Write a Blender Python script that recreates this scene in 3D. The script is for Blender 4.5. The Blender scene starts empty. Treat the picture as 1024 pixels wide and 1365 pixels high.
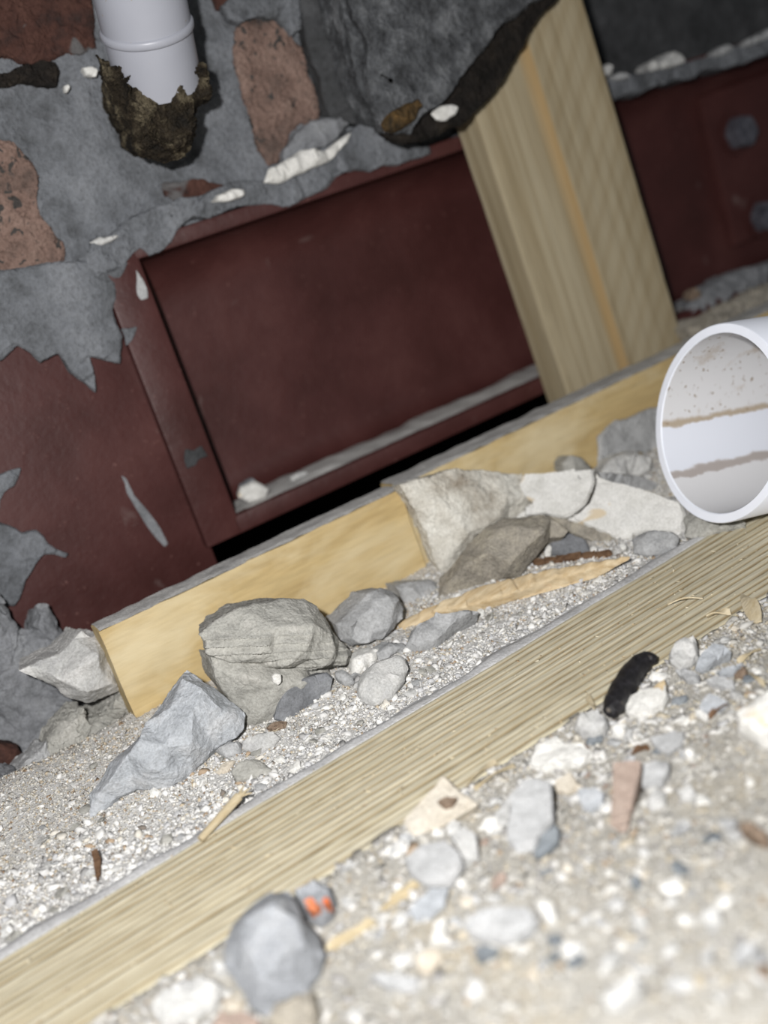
import bpy, bmesh, math, random
import numpy as np
from mathutils import Vector, Matrix, noise
from mathutils.geometry import delaunay_2d_cdt
R = math.radians
MM = 0.001
random.seed(7)
col = bpy.context.scene.collection

# ------------------------------------------------------------------ camera
F = 1500.0                                     # focal length in pixels of the 1024x1365 frame
HEAD, PITCH, ROLL = R(24.5), R(15), R(19)
h_ = Vector((math.sin(HEAD), math.cos(HEAD), 0)); Z = Vector((0, 0, 1))
FW = h_ * math.cos(PITCH) - Z * math.sin(PITCH)
r0 = Vector((math.cos(HEAD), -math.sin(HEAD), 0)); u0 = r0.cross(FW)
RT = r0 * math.cos(ROLL) - u0 * math.sin(ROLL)
UP = r0 * math.sin(ROLL) + u0 * math.cos(ROLL)
def ray(x, y):
    return (FW + RT * ((x - 512) / F) - UP * ((y - 682.5) / F)).normalized()
CAM = -ray(600, 950) * 250                      # millimetres; origin = a point on the batten top
cd = bpy.data.cameras.new('camera'); cam = bpy.data.objects.new('camera', cd); col.objects.link(cam)
m = Matrix((RT, UP, -FW)).transposed().to_4x4(); m.translation = CAM * MM
cam.matrix_world = m
cd.sensor_fit = 'VERTICAL'; cd.sensor_height = 24; cd.lens = 24 * F / 1365
cd.clip_start = 0.005; cd.clip_end = 20
cd.dof.use_dof = True; cd.dof.focus_distance = 0.262
cd.dof.aperture_fstop = cd.lens / 4.2           # 4.2 mm wide entrance pupil
bpy.context.scene.camera = cam

# ------------------------------------------------------------------ light: the phone's flash beside the lens, faint ambient fill added to lift its shadows
w = bpy.data.worlds.new('world'); bpy.context.scene.world = w; w.use_nodes = True
w.node_tree.nodes['Background'].inputs[0].default_value = (0.88, 0.94, 1, 1)
w.node_tree.nodes['Background'].inputs[1].default_value = 0.09
fl = bpy.data.lights.new('phone_flash', 'AREA'); fl.shape = 'DISK'; fl.size = 0.008
fl.energy = 1.22; fl.color = (1.0, 0.985, 0.97)
flo = bpy.data.objects.new('phone_flash', fl); col.objects.link(flo)
m2 = m.copy(); m2.translation = (CAM - RT * 26 + UP * 20 - FW * 14) * MM
flo.matrix_world = m2
vs = bpy.context.scene.view_settings
vs.view_transform = 'Standard'; vs.look = 'None'; vs.gamma = 1; vs.use_curve_mapping = False
vs.exposure = 0.0

# ------------------------------------------------------------------ helpers: geometry
def plane_hit(x, y, n, p):
    d = ray(x, y); return CAM + d * ((p - CAM).dot(n) / d.dot(n))
def onz(x, y, z=0.0): return plane_hit(x, y, Z, Vector((0, 0, z)))
def ony(x, y, Y): return plane_hit(x, y, Vector((0, 1, 0)), Vector((0, Y, 0)))
def sm(a, b, x):
    t = min(1, max(0, (x - a) / (b - a))); return t * t * (3 - 2 * t)
def back_edge(X): return 9.5 + 0.036 * X
def front_edge(X): return -29.5 + 0.012 * X
def ground(X, Y):
    if Y > 80 or (Y > 74 and X < -51.5): return 6 - 22 * sm(74 if X < -51.5 else 80, 86, Y)
    if Y > back_edge(X) - 3:
        return -1.2 + 8.0 * sm(12, 74, Y) + 1.2 * noise.noise(Vector((X, Y, 3)) * 0.035)
    if Y > front_edge(X) + 2: return -6.0
    return -1.6 + 1.8 * sm(14, 0, front_edge(X) - Y) + (.3 + sm(0, 12, front_edge(X) - Y)) * noise.noise(Vector((X, Y, 9)) * 0.03) + 2.5 * sm(-60, -130, Y)
def surf(X, Y):
    if front_edge(X) < Y < back_edge(X): return 0.3
    return ground(X, Y)
def on_ground(x, y):
    z = 0
    for _ in range(10):
        p = onz(x, y, z); z = 0.5 * z + 0.5 * surf(p.x, p.y)
    return onz(x, y, z)

CROP = {'a': (0, 0, .5), 'b': (400, 0, .6094), 'c': (0, 320, .4883), 'd': (0, 700, .41016), 'e': (240, 740, .390625),
        'f': (520, 420, .4922), 'g': (520, 780, .4922), 'h': (200, 980, .5859), 'i': (0, 960, .4102), 'j': (620, 1040, .3945),
        'k': (440, 560, .3516), 'l': (780, 400, .2383), 'm': (400, 0, .293), 'n': (760, 0, .3223), 'o': (780, 840, .2383), 'p': (0, 0, 1)}
def px(key, pts):
    ox, oy, s = CROP[key]
    return [(ox + p[0] * s, oy + p[1] * s) + tuple(p[2:]) for p in pts]

def tag(o, label=None, cat=None, group=None, kind=None):
    if label: o['label'] = label
    if cat: o['category'] = cat
    if group: o['group'] = group
    if kind: o['kind'] = kind
    return o
def empty(name, loc=(0, 0, 0)):
    o = bpy.data.objects.new(name, None); o.empty_display_size = .01; o.location = Vector(loc) * MM; col.objects.link(o); return o
def link(name, me, mat, parent=None):
    o = bpy.data.objects.new(name, me); col.objects.link(o)
    if mat: me.materials.append(mat)
    if parent is not None:
        o.parent = parent
        o.matrix_parent_inverse = Matrix.Translation(parent.location).inverted() if parent.type == 'EMPTY' else parent.matrix_world.inverted()
    return o
def bm_obj(name, bm, mat, parent=None, smooth=35):
    """bm in world millimetres -> object whose origin is its base centre"""
    vs_ = [v.co for v in bm.verts]
    lo = Vector((min(v[i] for v in vs_) for i in range(3))); hi = Vector((max(v[i] for v in vs_) for i in range(3)))
    org = Vector(((lo.x + hi.x) / 2, (lo.y + hi.y) / 2, lo.z))
    for v in bm.verts: v.co = (v.co - org) * MM
    me = bpy.data.meshes.new(name); bm.to_mesh(me); bm.free()
    if smooth:
        me.shade_smooth(); me.set_sharp_from_angle(angle=R(smooth))
    o = bpy.data.objects.new(name, me); col.objects.link(o); me.materials.append(mat)
    if parent is None: o.location = org * MM
    else:
        o.parent = parent; o.location = org * MM - abs_loc(parent)
    return o
def abs_loc(o):
    v = Vector(o.location); p = o.parent
    while p is not None: v += p.location; p = p.parent
    return v
def box(bm, x0, x1, y0, y1, z0, z1, bev=0):
    r = bmesh.ops.create_cube(bm, size=1)
    for v in r['verts']:
        v.co = Vector(((x0 + x1) / 2 + v.co.x * (x1 - x0), (y0 + y1) / 2 + v.co.y * (y1 - y0), (z0 + z1) / 2 + v.co.z * (z1 - z0)))
    if bev:
        es = {e for v in r['verts'] for e in v.link_edges}
        bmesh.ops.bevel(bm, geom=list(es), offset=bev, segments=2, affect='EDGES', profile=.6)
def refine(bm, target, iters=5):
    for _ in range(iters):
        es = [e for e in bm.edges if e.calc_length() > target]
        if not es: break
        bmesh.ops.subdivide_edges(bm, edges=es, cuts=1, use_grid_fill=False)
        bmesh.ops.triangulate(bm, faces=[f for f in bm.faces if len(f.verts) > 3])
def roughen(bm, amp, freq, seed=0, fine=.45):
    bm.normal_update()
    off = Vector((seed * 13.7, seed * 7.1, seed * 3.3)); mv = []
    for v in bm.verts:
        p = v.co * freq + off
        d = noise.noise_vector(p) * amp + noise.noise_vector(p * 3.7) * amp * fine + v.normal * (noise.noise(p * 9) * amp * fine * .9)
        mv.append(d)
    for v, d in zip(bm.verts, mv): v.co += d
def inside(p, poly):
    c = False; j = len(poly) - 1
    for i in range(len(poly)):
        a, b = poly[i], poly[j]
        if (a[1] > p[1]) != (b[1] > p[1]) and p[0] < (b[0] - a[0]) * (p[1] - a[1]) / (b[1] - a[1]) + a[0]: c = not c
        j = i
    return c
SEED = [1]
def chunk_bm(outline, peaks=None, Y=None, tilt=.55, h=None, thick=None, back=.8, style='rock', rough=.35, freq=.18, edge=.85, lift=0., anchor=None, wobble=.6, soft=None, res=36):
    """A lump of rubble: its outline lies in a plane that stands on the ground (or at depth Y), the front
    bulges along the plane's normal through interior points, the back closes 'thick' mm behind."""
    if soft is None: soft = {'rock': 1, 'round': 1, 'flake': 0}[style]
    SEED[0] += 1; rng = random.Random(SEED[0])
    cx = sum(p[0] for p in outline) / len(outline); cy = sum(p[1] for p in outline) / len(outline)
    if Y is not None and tilt == .55: n = Vector((0, -1, 0))
    else: n = (Z * (1 - tilt) - ray(cx, cy) * tilt).normalized()
    if Y is not None: P = ony(cx, cy, Y)
    else:
        a = anchor or max(outline, key=lambda q: .3256 * q[0] + .9455 * q[1])
        P = on_ground(*a[:2]) + Z * lift
    e1 = n.cross(Vector((.31, .2, .93))).normalized(); e2 = n.cross(e1)
    def loc(q): 
        w = plane_hit(q[0], q[1], n, P) - P; return (w.dot(e1), w.dot(e2))
    # jagged outline
    ol = []
    for i, q in enumerate(outline):
        q2 = outline[(i + 1) % len(outline)]; ol.append(loc(q))
        mx, my = loc(((q[0] + q2[0]) / 2, (q[1] + q2[1]) / 2)); a = loc(q); b = loc(q2)
        L = math.hypot(b[0] - a[0], b[1] - a[1])
        if L > 2.2 and wobble:
            t = rng.uniform(-.07, .07) * L * wobble; ol.append((mx - (b[1] - a[1]) / L * t, my + (b[0] - a[0]) / L * t))
    ar = sum(ol[i][0] * ol[i - 1][1] - ol[i - 1][0] * ol[i][1] for i in range(len(ol))) / 2
    size = math.sqrt(abs(ar)); c = (sum(p[0] for p in ol) / len(ol), sum(p[1] for p in ol) / len(ol))
    if h is None: h = size * (.28 if style == 'rock' else .05)
    if thick is None: thick = size * (.7 if style == 'rock' else .12)
    pts = []
    if peaks:
        for q in peaks: pts.append((loc(q), q[2]))
    else:
        k = 5 if style != 'flake' else 2
        for _ in range(60):
            q = (c[0] + rng.uniform(-.5, .5) * size, c[1] + rng.uniform(-.5, .5) * size)
            if inside(q, ol) and all(math.hypot(q[0] - o[0][0], q[1] - o[0][1]) > size * .22 for o in pts): pts.append((q, h * rng.uniform(.55, 1.1)))
            if len(pts) >= k: break
    s, hh = {'rock': (.86, .45), 'round': (.8, .68), 'flake': (.94, .8)}[style]
    hmax = max([p[1] for p in pts] + [h * .5]) if peaks else h
    if not peaks or style != 'rock':
        for p in ol:
            q = (c[0] + (p[0] - c[0]) * s, c[1] + (p[1] - c[1]) * s)
            if inside(q, ol): pts.append((q, hmax * hh * rng.uniform(.8, 1.15)))
    v2 = [Vector(p) for p in ol] + [Vector(p[0]) for p in pts]; N = len(ol)
    cdt = delaunay_2d_cdt(v2, [(i, (i + 1) % N) for i in range(N)], [], 1, 1e-5)
    rv, rf, orig = cdt[0], cdt[2], cdt[3]
    bm = bmesh.new(); fv = []; rim = {}
    for i, v in enumerate(rv):
        ids = orig[i]; hgt = 0.; 
        if ids:
            k = min(ids)
            if k >= N: hgt = pts[k - N][1]
            else: rim[k] = i
        fv.append(bm.verts.new(P + e1 * v.x + e2 * v.y + n * hgt))
    for f in rf:
        try: bm.faces.new([fv[i] for i in f])
        except ValueError: pass
    order = [rim[k] for k in range(N) if k in rim]
    bv = [bm.verts.new(P + e1 * (c[0] + (rv[i].x - c[0]) * back) + e2 * (c[1] + (rv[i].y - c[1]) * back) - n * thick * rng.uniform(.9, 1.05)) for i in order]
    M = len(order)
    for i in range(M):
        j = (i + 1) % M
        bm.faces.new((fv[order[i]], fv[order[j]], bv[j], bv[i]))
    cb = bm.verts.new(P + e1 * c[0] + e2 * c[1] - n * thick * 1.1)
    for i in range(M): bm.faces.new((bv[i], bv[(i + 1) % M], cb))
    bmesh.ops.recalc_face_normals(bm, faces=bm.faces)
    bmesh.ops.triangulate(bm, faces=bm.faces)
    refine(bm, max(edge, size / res))
    for _ in range(soft): bmesh.ops.smooth_vert(bm, verts=bm.verts, factor=.5, use_axis_x=True, use_axis_y=True, use_axis_z=True)
    roughen(bm, rough, freq, SEED[0])
    return bm
def chunk(name, key, outline, mat, label=None, cat='rubble', peaks=None, parent=None, group=None, smooth=32, **kw):
    bm = chunk_bm(px(key, outline), px(key, peaks) if peaks else None, **kw)
    o = bm_obj(name, bm, mat, parent, smooth)
    if parent is None: tag(o, label, cat, group)
    elif label: o['label'] = label
    return o

# ------------------------------------------------------------------ helpers: materials
def srgb(r, g, b):
    f = lambda c: (c / 12.92 if c <= .04045 else ((c + .055) / 1.055) ** 2.4)
    return (f(r / 255), f(g / 255), f(b / 255), 1)
class NT:
    def __init__(s, name):
        s.m = bpy.data.materials.new(name); s.m.use_nodes = True; s.t = s.m.node_tree; s.n = s.t.nodes; s.b = s.n['Principled BSDF']
        s.tc = s.n.new('ShaderNodeTexCoord')
    def l(s, a, b): s.t.links.new(a, b)
    def coord(s, scale=(1, 1, 1), rot=(0, 0, 0)):
        mp = s.n.new('ShaderNodeMapping'); s.l(s.tc.outputs['Object'], mp.inputs[0])
        mp.inputs['Scale'].default_value = [1000 * k for k in scale]; mp.inputs['Rotation'].default_value = rot
        oi = s.n.new('ShaderNodeObjectInfo'); mu = s.n.new('ShaderNodeVectorMath'); mu.operation = 'MULTIPLY_ADD'
        cmb = s.n.new('ShaderNodeCombineXYZ')
        for k in range(3): s.l(oi.outputs['Random'], cmb.inputs[k])
        s.l(cmb.outputs[0], mu.inputs[0]); mu.inputs[1].default_value = (97, 61, 43); s.l(mp.outputs[0], mu.inputs[2])
        return mu.outputs[0]
    def fixed(s, scale=(1, 1, 1), rot=(0, 0, 0)):
        mp = s.n.new('ShaderNodeMapping'); s.l(s.tc.outputs['Object'], mp.inputs[0])
        mp.inputs['Scale'].default_value = [1000 * k for k in scale]; mp.inputs['Rotation'].default_value = rot
        return mp.outputs[0]
    def noise(s, vec, scale, detail=4, rough=.6, dist=0):
        n = s.n.new('ShaderNodeTexNoise'); n.inputs['Scale'].default_value = scale; n.inputs['Detail'].default_value = detail
        n.inputs['Roughness'].default_value = rough; n.inputs['Distortion'].default_value = dist; s.l(vec, n.inputs['Vector']); return n.outputs[0]
    def ramp(s, fac, stops):
        r = s.n.new('ShaderNodeValToRGB'); s.l(fac, r.inputs[0]); e = r.color_ramp.elements
        while len(e) < len(stops): e.new(.5)
        for i, (p, c) in enumerate(stops): e[i].position = p; e[i].color = c if len(c) == 4 else (*c, 1)
        return r.outputs[0]
    def mix(s, fac, a, b, mode='MIX'):
        n = s.n.new('ShaderNodeMix'); n.data_type = 'RGBA'; n.blend_type = mode
        for sock, v in ((0, fac), (6, a), (7, b)):
            if isinstance(v, (int, float)): n.inputs[sock].default_value = v
            elif isinstance(v, tuple): n.inputs[sock].default_value = v
            else: s.l(v, n.inputs[sock])
        return n.outputs[2]
    def bump(s, hgt, dist, strength=1, prev=None):
        n = s.n.new('ShaderNodeBump'); n.inputs['Distance'].default_value = dist * MM; n.inputs['Strength'].default_value = strength
        s.l(hgt, n.inputs['Height'])
        if prev is not None: s.l(prev, n.inputs['Normal'])
        return n.outputs[0]
    def done(s, colr, rough=.9, normal=None, spec=.3):
        if isinstance(colr, tuple): s.b.inputs['Base Color'].default_value = colr
        else: s.l(colr, s.b.inputs['Base Color'])
        if isinstance(rough, (int, float)): s.b.inputs['Roughness'].default_value = rough
        else: s.l(rough, s.b.inputs['Roughness'])
        s.b.inputs['Specular IOR Level'].default_value = spec
        if normal is not None: s.l(normal, s.b.inputs['Normal'])
        return s.m
W1, K0 = (1, 1, 1, 1), (0, 0, 0, 1)
def stone_mat(name, c1, c2, c3=None, scale=.14, grit=1.6, bump=.25, spots=None, rough=.92):
    t = NT(name); v = t.coord()
    a = t.noise(v, scale, 5, .65); g = t.noise(v, grit, 3, .7)
    cc = t.ramp(a, [(.32, c1), (.5, c2), (.68, c3 or c2)])
    cc = t.mix(t.ramp(g, [(.35, (.72, .72, .72, 1)), (.6, (1.08, 1.08, 1.08, 1))]), cc, cc, 'MIX') if False else t.mix(.6, cc, t.ramp(g, [(.3, (.5, .49, .47, 1)), (.62, W1)]), 'MULTIPLY')
    if spots:
        sp = t.noise(v, spots[1], 2, .5, .6); cc = t.mix(t.ramp(sp, [(spots[2], K0), (spots[2] + .05, W1)]), cc, spots[0])
    nb = t.bump(a, .8 * bump * 4); nb = t.bump(g, bump, 1, nb)
    return t.done(cc, rough, nb, .2)
M = {}
M['mortar'] = stone_mat('grey_mortar', srgb(150, 151, 152), srgb(172, 173, 174), srgb(188, 189, 190))
M['mortar_warm'] = stone_mat('warm_grey_mortar', srgb(148, 147, 142), srgb(168, 167, 161), srgb(184, 182, 176), scale=.15)
M['mortar_dark'] = stone_mat('dark_mortar', srgb(108, 110, 113), srgb(130, 132, 136), srgb(146, 148, 151))
M['mortar_blue'] = stone_mat('blue_grey_mortar', srgb(160, 164, 169), srgb(181, 185, 190), srgb(194, 196, 199), bump=.3)
M['mortar_pale'] = stone_mat('pale_mortar', srgb(176, 176, 176), srgb(194, 194, 192), srgb(206, 205, 203), bump=.2)
M['plaster'] = stone_mat('white_plaster', srgb(212, 211, 206), srgb(226, 225, 221), srgb(236, 235, 232), grit=2.2, bump=.22, spots=(srgb(205, 190, 165), .09, .66))
M['stone_white'] = stone_mat('whitewashed_stone', srgb(138, 127, 112), srgb(200, 196, 186), srgb(222, 220, 212), scale=.07, bump=.3)
M['stone_brown'] = stone_mat('brown_stone', srgb(138, 133, 124), srgb(158, 152, 141), srgb(174, 167, 152), scale=.2)
M['beige'] = stone_mat('beige_flake', srgb(192, 182, 166), srgb(206, 198, 184), srgb(216, 210, 198))
M['pink'] = stone_mat('pink_clay', srgb(154, 138, 128), srgb(168, 150, 139), srgb(176, 160, 149), grit=2.5)
M['mortar_near'] = stone_mat('smooth_grey_mortar', srgb(140, 143, 147), srgb(156, 159, 164), srgb(170, 172, 175), bump=.35)
M['slate'] = stone_mat('dark_slate', srgb(104, 109, 114), srgb(122, 128, 133), srgb(138, 142, 146), bump=.1, rough=.7)
M['slate_pale'] = stone_mat('pale_slate', srgb(166, 167, 168), srgb(182, 183, 184), srgb(192, 192, 192), bump=.2)
M['brown'] = stone_mat('brown_bark', srgb(112, 96, 82), srgb(138, 120, 104), srgb(154, 138, 122), scale=.4)
M['brick'] = stone_mat('worn_brick', srgb(96, 82, 76), srgb(126, 104, 95), srgb(142, 120, 110), scale=.12, grit=.9, bump=.7, spots=(srgb(66, 63, 61), .3, .6))
M['brick_red'] = stone_mat('red_brick', srgb(52, 41, 39), srgb(74, 50, 44), srgb(88, 62, 54), scale=.12, grit=.9, bump=.4, spots=(srgb(92, 90, 90), .1, .6))
M['wall_mortar'] = stone_mat('wall_mortar', srgb(84, 86, 89), srgb(112, 115, 120), srgb(128, 131, 136), scale=.07, grit=.8, bump=.8)
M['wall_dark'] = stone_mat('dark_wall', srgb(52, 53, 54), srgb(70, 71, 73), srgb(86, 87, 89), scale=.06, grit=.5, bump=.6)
M['block'] = stone_mat('sooty_block', srgb(52, 53, 55), srgb(82, 84, 87), srgb(116, 118, 121), scale=.13, grit=.8, bump=.7)
M['tar'] = stone_mat('tarry_black', srgb(22, 20, 18), srgb(34, 30, 27), srgb(50, 44, 38), scale=.2, bump=.5, rough=.6)  # plain near-black; the wall strip uses it as crevice shade
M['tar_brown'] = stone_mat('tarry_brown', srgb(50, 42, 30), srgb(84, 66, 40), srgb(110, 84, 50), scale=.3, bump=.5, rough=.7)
M['foam'] = stone_mat('dirty_foam', srgb(20, 17, 13), srgb(44, 37, 27), srgb(112, 103, 84), scale=.14, grit=.6, bump=1.0, rough=.75)
M['void'] = stone_mat('void', srgb(18, 17, 17), srgb(24, 23, 23), srgb(30, 29, 28))  # near-black: darkness of the unlit gap put into the colour
M['orange'] = stone_mat('orange_paint', srgb(200, 118, 80), srgb(212, 132, 94), srgb(216, 146, 108), bump=.1, rough=.6)

def steel_mat():
    t = NT('red_oxide_steel'); v = t.fixed()
    a = t.noise(v, .035, 5, .6); g = t.noise(v, .6, 4, .6); s = t.noise(t.fixed((.05, 1, .22), (0, .12, 0)), .35, 3, .5)
    c = t.ramp(a, [(.3, srgb(57, 30, 28)), (.55, srgb(68, 36, 34)), (.75, srgb(79, 46, 43))])
    c = t.mix(t.ramp(g, [(.66, K0), (.75, (.5, .5, .5, 1))]), c, srgb(126, 92, 86))
    d = t.noise(v, .09, 3, .5, .4)
    c = t.mix(t.ramp(d, [(.70, K0), (.78, (.4, .4, .4, 1))]), c, srgb(112, 98, 95))
    return t.done(c, t.ramp(a, [(.3, (.42,) * 3), (.7, (.6,) * 3)]), t.bump(g, .12, .8, t.bump(a, 1.2, .6)), .35)
M['steel'] = steel_mat()
def bolt_mat():
    t = NT('grey_bolt'); v = t.coord(); a = t.noise(v, .4, 4)
    return t.done(t.ramp(a, [(.35, srgb(58, 58, 66)), (.65, srgb(92, 92, 100))]), .5, t.bump(a, .3), .5)
M['bolt'] = bolt_mat()
def pvc_mat(name, c1, dirt):
    t = NT(name); v = t.fixed(); a = t.noise(v, .05, 3); g = t.noise(t.fixed((1, 1, 1)), .45, 3, .6)
    c = t.mix(t.ramp(a, [(.4, K0), (.7, (.5, .5, .5, 1))]), c1, tuple(k * .86 for k in c1[:3]) + (1,))
    c = t.mix(t.ramp(g, [(dirt, K0), (dirt + .05, W1)]), c, srgb(150, 136, 116))
    return t.done(c, .38, None, .5)
M['pvc_grey'] = pvc_mat('dusty_pvc', srgb(158, 160, 169), .70)
M['pvc'] = pvc_mat('white_pvc', srgb(236, 240, 250), .78)
def pvc_inner():
    # crusts of dried dirt: two wavy silt lines along the pipe and specks above the upper one (local z = round the bore)
    t = NT('pvc_bore'); v = t.fixed()
    uv = t.n.new('ShaderNodeUVMap'); sp = t.n.new('ShaderNodeSeparateXYZ'); t.l(uv.outputs[0], sp.inputs[0])
    g = t.noise(v, .16, 4, .6); gf = t.noise(v, .7, 3, .6)
    def math_(op, a, b):
        n = t.n.new('ShaderNodeMath'); n.operation = op
        for i, k in enumerate((a, b)):
            if isinstance(k, (int, float)): n.inputs[i].default_value = k
            else: t.l(k, n.inputs[i])
        return n.outputs[0]
    ang = math_('ADD', sp.outputs[1], math_('MULTIPLY', math_('SUBTRACT', g, .5), .05))
    base = srgb(226, 230, 240)
    def band(a0, a1, soft):  # white where a0 < ang < a1; sharp at a0, soft at a1
        return t.ramp(ang, [(0, K0), (a0 - .004, K0), (a0, W1), (a1 - soft, W1), (a1, K0)])
    dirt = srgb(172, 164, 160)
    film = srgb(218, 218, 220)
    c = t.mix(t.ramp(ang, [(0, W1), (.335, W1), (.345, K0), (.5, K0), (.51, W1), (1, W1)]), base, film)
    c = t.mix(band(.31, .345, .01), c, dirt); c = t.mix(band(.505, .535, .015), c, srgb(178, 164, 146))
    sg = t.noise(v, .09, 4, .65, .5); c = t.mix(t.mix(1.0, t.ramp(sg, [(.56, K0), (.7, (.6, .6, .6, 1))]), t.ramp(ang, [(.5, K0), (.54, W1), (.9, W1)]), 'MULTIPLY'), c, srgb(176, 158, 136))
    spk = t.ramp(gf, [(.63, K0), (.68, W1)]); up = t.ramp(ang, [(.5, K0), (.52, W1)])
    c = t.mix(t.mix(1.0, spk, up, 'MULTIPLY'), c, srgb(140, 120, 96))
    return t.done(c, .5, None, .4)
M['pvc_in'] = pvc_inner()

def wood_mat(name, c_l, c_d, stretch=(.02, 1, 1), scale=.5, fine=1.5, stain=None, bump=.15, extra=None, rough=.75):
    t = NT(name); v = t.fixed(stretch); a = t.noise(v, scale, 4, .6, .3); g = t.noise(v, fine, 3, .6)
    c = t.ramp(a, [(.35, c_d), (.6, c_l)]); c = t.mix(.5, c, t.ramp(g, [(.3, (.7, .7, .7, 1)), (.65, W1)]), 'MULTIPLY')
    if stain:
        s = t.noise(t.fixed((.5, 1, 1)), stain[1], 4, .6, .4); c = t.mix(t.ramp(s, [(stain[2], K0), (stain[2] + .2, (.8, .8, .8, 1))]), c, stain[0])
    if extra: c = extra(t, c)
    return t.done(c, rough, t.bump(g, bump, 1, t.bump(a, bump)), .25)
def batten_extra(t, c):
    at = t.n.new('ShaderNodeAttribute'); at.attribute_name = 'grain'      # darker brown in the grooves
    nz_ = t.noise(t.fixed((.08, 1, 1)), .5, 2)
    f = t.mix(1.0, t.ramp(at.outputs['Fac'], [(.2, K0), (.75, (.9, .9, .9, 1))]), t.ramp(nz_, [(.3, (.6, .6, .6, 1)), (.6, W1)]), 'MULTIPLY')
    return t.mix(f, c, srgb(134, 116, 84))
M['batten'] = wood_mat('batten_wood', srgb(203, 196, 174), srgb(193, 184, 158), (.03, 1, 1), .42, 1.6, extra=batten_extra)
M['ledger'] = wood_mat('yellow_board', srgb(192, 170, 124), srgb(177, 153, 107), (.12, 1, 1), .12, .9, (srgb(208, 194, 160), .05, .46), rough=.6)
def post_extra(t, c):
    # resinous heartwood streak down the middle and slanting growth rings beside it
    v = t.fixed((1, 1, 1)); sp = t.n.new('ShaderNodeSeparateXYZ'); t.l(v, sp.inputs[0])
    nz = t.noise(t.fixed((.3, .3, .03)), .25, 2)
    ad = t.n.new('ShaderNodeMath'); ad.operation = 'MULTIPLY_ADD'; t.l(nz, ad.inputs[0]); ad.inputs[1].default_value = 5; t.l(sp.outputs[0], ad.inputs[2])
    mr = t.n.new('ShaderNodeMapRange'); mr.inputs[1].default_value = -20; mr.inputs[2].default_value = 25; t.l(ad.outputs[0], mr.inputs[0])
    wv = t.n.new('ShaderNodeTexWave'); wv.inputs['Scale'].default_value = .05; wv.inputs['Distortion'].default_value = 3; wv.inputs['Detail Scale'].default_value = .4
    mp = t.n.new('ShaderNodeMapping'); mp.inputs['Rotation'].default_value = (0, R(-38), 0); t.l(v, mp.inputs[0]); t.l(mp.outputs[0], wv.inputs[0])
    right = t.ramp(mr.outputs[0], [(.5, K0), (.54, W1)])
    c2 = t.mix(.35, c, t.ramp(wv.outputs[1], [(.2, (.8, .74, .64, 1)), (.6, W1)]), 'MULTIPLY')
    c = t.mix(right, c, c2)
    st = t.ramp(mr.outputs[0], [(.38, K0), (.46, (.6, .6, .6, 1)), (.5, (.6, .6, .6, 1)), (.53, K0)])
    return t.mix(st, c, srgb(182, 146, 92))
M['post'] = wood_mat('post_wood', srgb(172, 160, 134), srgb(150, 136, 108), (1, 1, .03), .22, 1.2, None, extra=post_extra)
M['splinter'] = wood_mat('fresh_splinter', srgb(208, 190, 158), srgb(188, 164, 126), (.06, 1, 1), .5, 1.8, (srgb(168, 122, 92), .2, .64))
M['shaving'] = wood_mat('pale_shaving', srgb(200, 188, 162), srgb(182, 166, 134), (.1, 1, 1), .6, 1.8)
M['twig'] = wood_mat('dark_twig', srgb(118, 92, 70), srgb(84, 62, 46), (.1, 1, 1), .6, 1.8)
M['dust'] = stone_mat('fine_grey_dust', srgb(180, 180, 181), srgb(194, 194, 195), srgb(205, 205, 205), scale=.1, grit=1.4, bump=.2)
M['dust_dark'] = stone_mat('dark_dust', srgb(166, 165, 164), srgb(184, 183, 181), srgb(196, 195, 193), scale=.08, grit=1.2, bump=.25)
def drop_mat():
    t = NT('black_dropping'); v = t.coord(); a = t.noise(v, .9, 4, .7); g = t.noise(v, .55, 2, .5)
    c = t.ramp(a, [(.4, srgb(16, 15, 17)), (.7, srgb(42, 40, 44))]); c = t.mix(t.ramp(g, [(.68, K0), (.74, (.6, .6, .6, 1))]), c, srgb(120, 112, 100))
    return t.done(c, .45, t.bump(a, .5), .4)
M['dropping'] = drop_mat()
def floor_mat():
    t = NT('sandy_debris'); v = t.fixed(); a = t.noise(v, .03, 4); g = t.noise(v, .55, 4, .7); f = t.noise(v, 1.7, 3, .7)
    c = t.ramp(a, [(.35, srgb(170, 166, 158)), (.5, srgb(180, 177, 170)), (.62, srgb(181, 173, 157))])
    sx_ = t.n.new('ShaderNodeSeparateXYZ'); t.l(v, sx_.inputs[0])          # plaster dust fills the trough behind the batten
    mr = t.n.new('ShaderNodeMapRange'); t.l(sx_.outputs[1], mr.inputs[0]); mr.inputs[1].default_value = 0; mr.inputs[2].default_value = 6
    c = t.mix(mr.outputs[0], c, srgb(206, 205, 203))
    c = t.mix(.4, c, t.ramp(g, [(.3, (.6, .57, .52, 1)), (.6, W1)]), 'MULTIPLY')
    c = t.mix(t.ramp(f, [(.64, K0), (.72, W1)]), c, srgb(206, 205, 202))
    return t.done(c, .95, t.bump(f, .35, 1, t.bump(g, .9)), .15)
M['floor'] = floor_mat()
def grit_mat(name, stops):
    t = NT(name); gi = t.n.new('ShaderNodeNewGeometry'); c = t.ramp(gi.outputs['Random Per Island'], stops)
    for n in t.n:
        if n.type == 'VALTORGB': n.color_ramp.interpolation = 'CONSTANT'
    g = t.noise(t.fixed(), 1.4, 2)
    return t.done(t.mix(.35, c, t.ramp(g, [(.3, (.6, .6, .6, 1)), (.6, W1)]), 'MULTIPLY'), .9, None, .2)
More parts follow.
